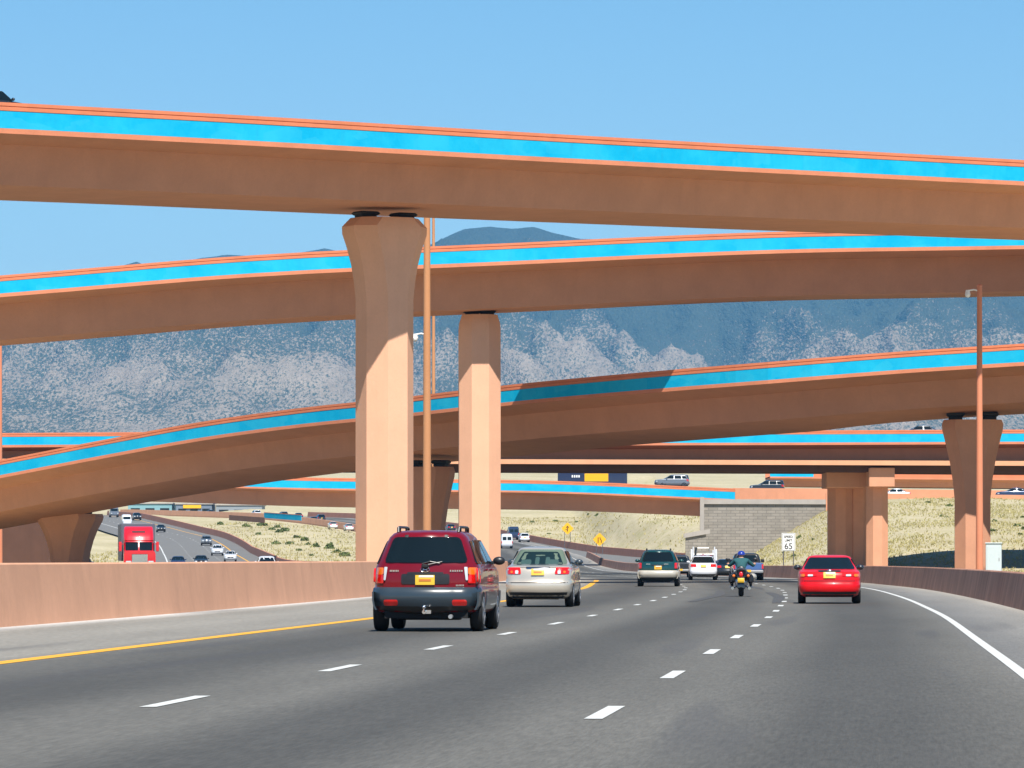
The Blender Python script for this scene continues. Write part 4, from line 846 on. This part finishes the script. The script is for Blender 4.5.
def diamond(px, py, D, s, lab, sym):
    p = at(px, py, D); gz = ground_z(p.x, D); root = empty('warning_sign', (p.x, D, gz-.2), 0, lab, 'road sign'); zc = p.z-gz+.2; r = s/2
    mb = MB(); pts = []
    for a in range(4):
        for da in (-.09, .09): t = math.pi/2*a+da; pts.append((r*math.cos(t), r*math.sin(t)))
    mb.loft([[Vector((x, y, zc+z)) for x, z in pts] for y in (-.02, .02)]); mb.build('panel', M['signyellow'], root)
    mb = MB()
    for (x0, z0), (x1, z1), wd in sym: mb.tube([(x0*r, -.035, zc+z0*r), (x1*r, -.035, zc+z1*r)], wd*r, 6)
    mb.build('symbol', M['ink'], root)
    for x in (-.32, .32): mb = MB(); mb.box((x*s/1.3, .05, zc/2-.2), (.10, .08, zc+.2)); mb.build('post', M['post'], root)
diamond(567.5, 528.5, 800, 1.9, 'yellow diamond warning sign higher up the pale slope, left one of the two', [((0, -.5), (0, .2), .07), ((0, .45), (-.2, .15), .06), ((0, .45), (.2, .15), .06), ((-.35, -.1), (0, -.3), .05)])
diamond(599.5, 539.5, 745, 1.95, 'yellow diamond sign with a lane-merge symbol, lower right one of the two', [((-.22, -.5), (-.22, .35), .07), ((.28, -.5), (.28, -.1), .07), ((.28, -.1), (.08, .2), .06), ((.08, .2), (.08, .4), .06)])
p = at(993.5, 554, 258); gz = -.1; root = empty('utility_cabinet', (p.x, 258, gz), R(-8), 'pale blue-grey utility cabinet standing right of the slim camera pole', 'cabinet')
zt = at(0, 543.5, 258).z-gz
mb = MB(); mb.box((0, .3, zt/2), (.84, .6, zt), .03); mb.build('box', M['cabinet'], root)
mb = MB(); mb.box((0, .3, zt+.02), (.92, .7, .06), .02); mb.build('lid', M['cabinet'], root)
mb = MB(); mb.box((.3, -.02, zt*.6), (.05, .03, .16), .01); mb.build('handle', M['steel'], root)
mb = MB(); mb.box((0, -.008, zt*.55), (.68, .012, zt*.75), .004); mb.build('door', M['cabinet'], root)
# blue railing over a small culvert on the dirt triangle
p0, p1 = at(264, 512.5, 1000), at(301, 515, 975); cz = min(p0.z, p1.z)
root = empty('blue_railing', p0, 0, 'bright blue railing panel beside the far curve, behind the bushes', 'railing')
d = p1-p0; mb = MB(); mb.sweep([(Vector((0, 0, 0)), Vector((.5, .86, 0))), (d, Vector((.5, .86, 0)))], [(0, 0), (0, -1.15), (.2, -1.15), (.2, 0)]); mb.build('panel', M['blue'], root)
mb = MB(); mb.sweep([(Vector((0, -.03, .06)), Vector((.5, .86, 0))), (d+Vector((0, -.03, .06)), Vector((.5, .86, 0)))], [(-.03, 0), (-.03, -.1), (.26, -.1), (.26, 0)]); mb.build('top_rail', M['cap'], root)
q0, q1 = at(229, 515, 1010), at(264, 517.5, 985); d = q1-q0; mb = MB(); mb.sweep([(Vector(q0), Vector((.5, .86, 0))), (Vector(q1), Vector((.5, .86, 0)))], [(0, 0), (0, -1.1), (.4, -1.1), (.4, 0)]); tag(mb.build('culvert_wall', M['dark_wall']), 'dark low culvert wall left of the blue railing', 'wall')
# low commercial buildings beyond the far curve
def building(px0, px1, py, D, h, m, label, sign=None, win=True):
    a, b = at(px0, py, D), at(px1, py, D); wd = b.x-a.x; cx = (a.x+b.x)/2; zb = ground_z(cx, D)-1
    root = empty('low_building', (cx, D, zb), 0, label, 'building'); H = a.z-zb
    mb = MB(); mb.box((0, 8, H/2), (wd, 16, H), .05); mb.build('wall', m, root)
    mb = MB(); mb.box((0, 8, H+.2), (wd+.6, 16.6, .4), .05); mb.build('roof', M['coping'], root)
    n = max(2, int(wd/3.2))
    for k in range(n): mb = MB(); mb.box((-wd/2+wd*(k+.5)/n, -.02, H-1.9), (wd/n*.62, .08, 1.5)); mb.build('window', M['glass'], root)
    if sign: mb = MB(); mb.box((sign[0]*wd/2, -.25, H-.6), (sign[1], .3, .9), .03); mb.build('sign_board', M['signyellow'], root)
building(128, 172, 504, 1335, 4, mat('teal_wall', (.18, .34, .38), .7), 'low teal building beyond the far curve, left one')
building(176, 212, 504.5, 1330, 4, mat('slate_wall', (.14, .18, .24), .7), 'low slate blue building with a yellow sign board beyond the far curve', (-.1, 5.0))
building(216, 262, 505.5, 1325, 4, mat('pale_wall', (.22, .25, .28), .7), 'low pale grey building beyond the far curve, right one')
# ------------------------------------------------------------------ scrub
def bush_mesh(seed, n=130):
    r = random.Random(seed); mb = MB()
    for k in range(n):
        a, e, d = r.uniform(0, 6.28), r.uniform(-.1, 1.45), r.uniform(.45, 1)**.6; c = Vector((math.cos(a)*math.cos(e)*d, math.sin(a)*math.cos(e)*d, max(.03, math.sin(e)*d*.85)))*(.8+.35*noise.noise(Vector((a, e, seed))))
        u = Vector((r.gauss(0, 1), r.gauss(0, 1), r.gauss(0, 1))).normalized(); v = u.cross(Vector((r.gauss(0, 1), r.gauss(0, 1), r.gauss(0, 1)))).normalized(); s = r.uniform(.12, .24)
        mb.add([c-u*s-v*s*.6, c+u*s-v*s*.4, c+u*s*.7+v*s*.6, c-u*s*.6+v*s*.5], [(0, 1, 2, 3)])
    return mb
protos = []
for k in range(3):
    o = bush_mesh(k).build('desert_shrub', M['bush']); mb = MB()
    for a in range(5): mb.tube([(0, 0, -.15), (.3*math.cos(a*1.3), .3*math.sin(a*1.3), .5)], [.05, .02], 5)
    st = mb.build('stem', M['stem'], o); protos.append([o, st, False])
def shrub(x, y, s, lab, grp, k):
    o, st, used = protos[k]
    if used:
        o2 = o.copy(); C.objects.link(o2); s2 = st.copy(); C.objects.link(s2); s2.parent = o2; o = o2
    protos[k][2] = True; o.location = (x, y, ground_z(x, y)-.05); o.rotation_euler = (0, 0, random.uniform(0, 6.28)); o.scale = (s*random.uniform(.85, 1.2), s, s*random.uniform(.7, 1.05))
    tag(o, lab, 'shrub', grp)
rs = random.Random(11); lg = 'green desert shrub on the dirt triangle between the oncoming lanes and the far curve'
for k, (px, py) in enumerate([(220, 525), (246, 527), (262, 526), (272, 530), (279, 532), (285, 531), (278, 528), (276, 544), (290, 544), (305, 541), (308, 545), (299, 551), (312, 556), (337, 553), (319, 524), (259, 535), (330, 549), (345, 556), (296, 538), (316, 547)]):
    D = 620+ (559-py)*10.2; best = min(np.arange(600, 1050, 5), key=lambda q: abs(HY-(ground_z((px-CX)/F*q, q)-EYE)/q*F-py)); x = (px-CX)/F*best
    shrub(x, float(best), rs.uniform(.5, 1.0)*best/900*1.4, lg, 'shrubs on the dirt triangle', k % 3)
hg = 'small dark shrub scattered on the pale slope under the low bridge'
for k in range(32):
    px = rs.uniform(503, 692); D = rs.uniform(760, 1060); x = (px-CX)/F*D
    shrub(x, D, rs.uniform(.35, .85), hg, 'shrubs on the pale slope', k % 3)
rg = 'yellow-green shrub scattered on the grassy right slope below the orange walls'
for k in range(34):
    x, D = rs.uniform(28, 62), rs.uniform(455, 575); shrub(x, D, rs.uniform(.3, .6), rg, 'shrubs on the right slope', k % 3)
# dry grass as ground cover
def grass(regions):
    mb = MB(); r = random.Random(5)
    for x0, x1, d0, d1, n, s0, s1 in regions:
        for k in range(n):
            x, y = r.uniform(x0, x1), r.uniform(d0, d1)
            if noise.noise(Vector((x*.12, y*.06, 2))) < r.uniform(-.6, .3): continue
            ok = all((lambda i: (np.hypot(*(cp[i]-np.array([x, y]))) > 16) or not (a-1.5 < float((np.array([x, y])-cp[i]) @ cn[i]) < b+1.5))(int((((cp-np.array([x, y]))**2).sum(1)).argmin())) for cp, cn, a, b in roads_np)
            if not ok: continue
            z = ground_z(x, y)-.03; s = r.uniform(s0, s1)
            for q in range(5):
                a = r.uniform(0, 6.28); dx, dy = math.cos(a), math.sin(a); lean = r.uniform(.1, .6)*s; wd = s*.16
                mb.add([(x-dy*wd, y+dx*wd, z), (x+dy*wd, y-dx*wd, z), (x+dx*lean, y+dy*lean, z+s*r.uniform(.6, 1))], [(0, 1, 2)])
    tag(mb.build('dry_grass', M['grass']), kind='stuff')
grass([(-66, -14, 610, 1050, 9000, .2, .5), (-8, 42, 640, 1130, 12000, .2, .5), (19, 66, 425, 592, 34000, .12, .34)])
# ------------------------------------------------------------------ light, air, camera
SUN_EL, SUN_AZ = 56.0, 11.0           # sun behind the camera, a little to the right
sv = Vector((-math.sin(R(SUN_AZ))*math.cos(R(SUN_EL)), math.cos(R(SUN_AZ))*math.cos(R(SUN_EL)), -math.sin(R(SUN_EL))))
sl = bpy.data.lights.new('sun', 'SUN'); sl.energy = 5.0; sl.angle = R(.5); sl.color = (1.0, .945, .86)
so = bpy.data.objects.new('sun', sl); C.objects.link(so); so.rotation_euler = sv.to_track_quat('-Z', 'Y').to_euler(); so.location = (0, 0, 80)
w = bpy.data.worlds.new('World'); bpy.context.scene.world = w; w.use_nodes = True; nt = w.node_tree
bg = nt.nodes['Background']; bg.inputs['Strength'].default_value = .073
sky = nt.nodes.new('ShaderNodeTexSky'); sky.sky_type = 'NISHITA'; sky.sun_disc = False; sky.sun_elevation = R(SUN_EL); sky.sun_rotation = R(180-SUN_AZ)
sky.altitude = 1600; sky.air_density = 1.0; sky.dust_density = .25; sky.ozone_density = 3.0
hs = nt.nodes.new('ShaderNodeHueSaturation'); hs.inputs['Saturation'].default_value = 1.22; hs.inputs['Hue'].default_value = .493; hs.inputs['Value'].default_value = 1.0
nt.links.new(sky.outputs[0], hs.inputs['Color']); nt.links.new(hs.outputs[0], bg.inputs[0])
hz = MB(); hz.box((0, 7500, 499), (17600, 17000, 1002)); HZ = hz.build('haze', mat('haze_air', (1, 1, 1))); tag(HZ, kind='stuff')
hm = HZ.data.materials[0]; hn = hm.node_tree; hn.nodes.remove(hn.nodes['Principled BSDF'])
pv = hn.nodes.new('ShaderNodeVolumePrincipled'); pv.inputs['Color'].default_value = (.14, .53, 1.0, 1); pv.inputs['Density'].default_value = 4.6e-5; pv.inputs['Anisotropy'].default_value = 0.0
hn.links.new(pv.outputs[0], hn.nodes['Material Output'].inputs['Volume'])
HZ.display_type = 'WIRE'
cam = bpy.data.cameras.new('camera'); cam.sensor_width = 36; cam.lens = 36*F/1024; cam.shift_y = (HY-384)/1024; cam.clip_start = .5; cam.clip_end = 40000
co = bpy.data.objects.new('camera', cam); C.objects.link(co); co.location = (0, 0, EYE); co.rotation_euler = (R(90), 0, 0); bpy.context.scene.camera = co
sc = bpy.context.scene; sc.view_settings.view_transform = 'Standard'; sc.view_settings.look = 'None'; sc.view_settings.gamma = 1; sc.view_settings.exposure = .74
sc.cycles.max_bounces = 8; sc.cycles.volume_bounces = 0; sc.cycles.diffuse_bounces = 4; sc.cycles.transparent_max_bounces = 12; sc.cycles.use_denoising = True
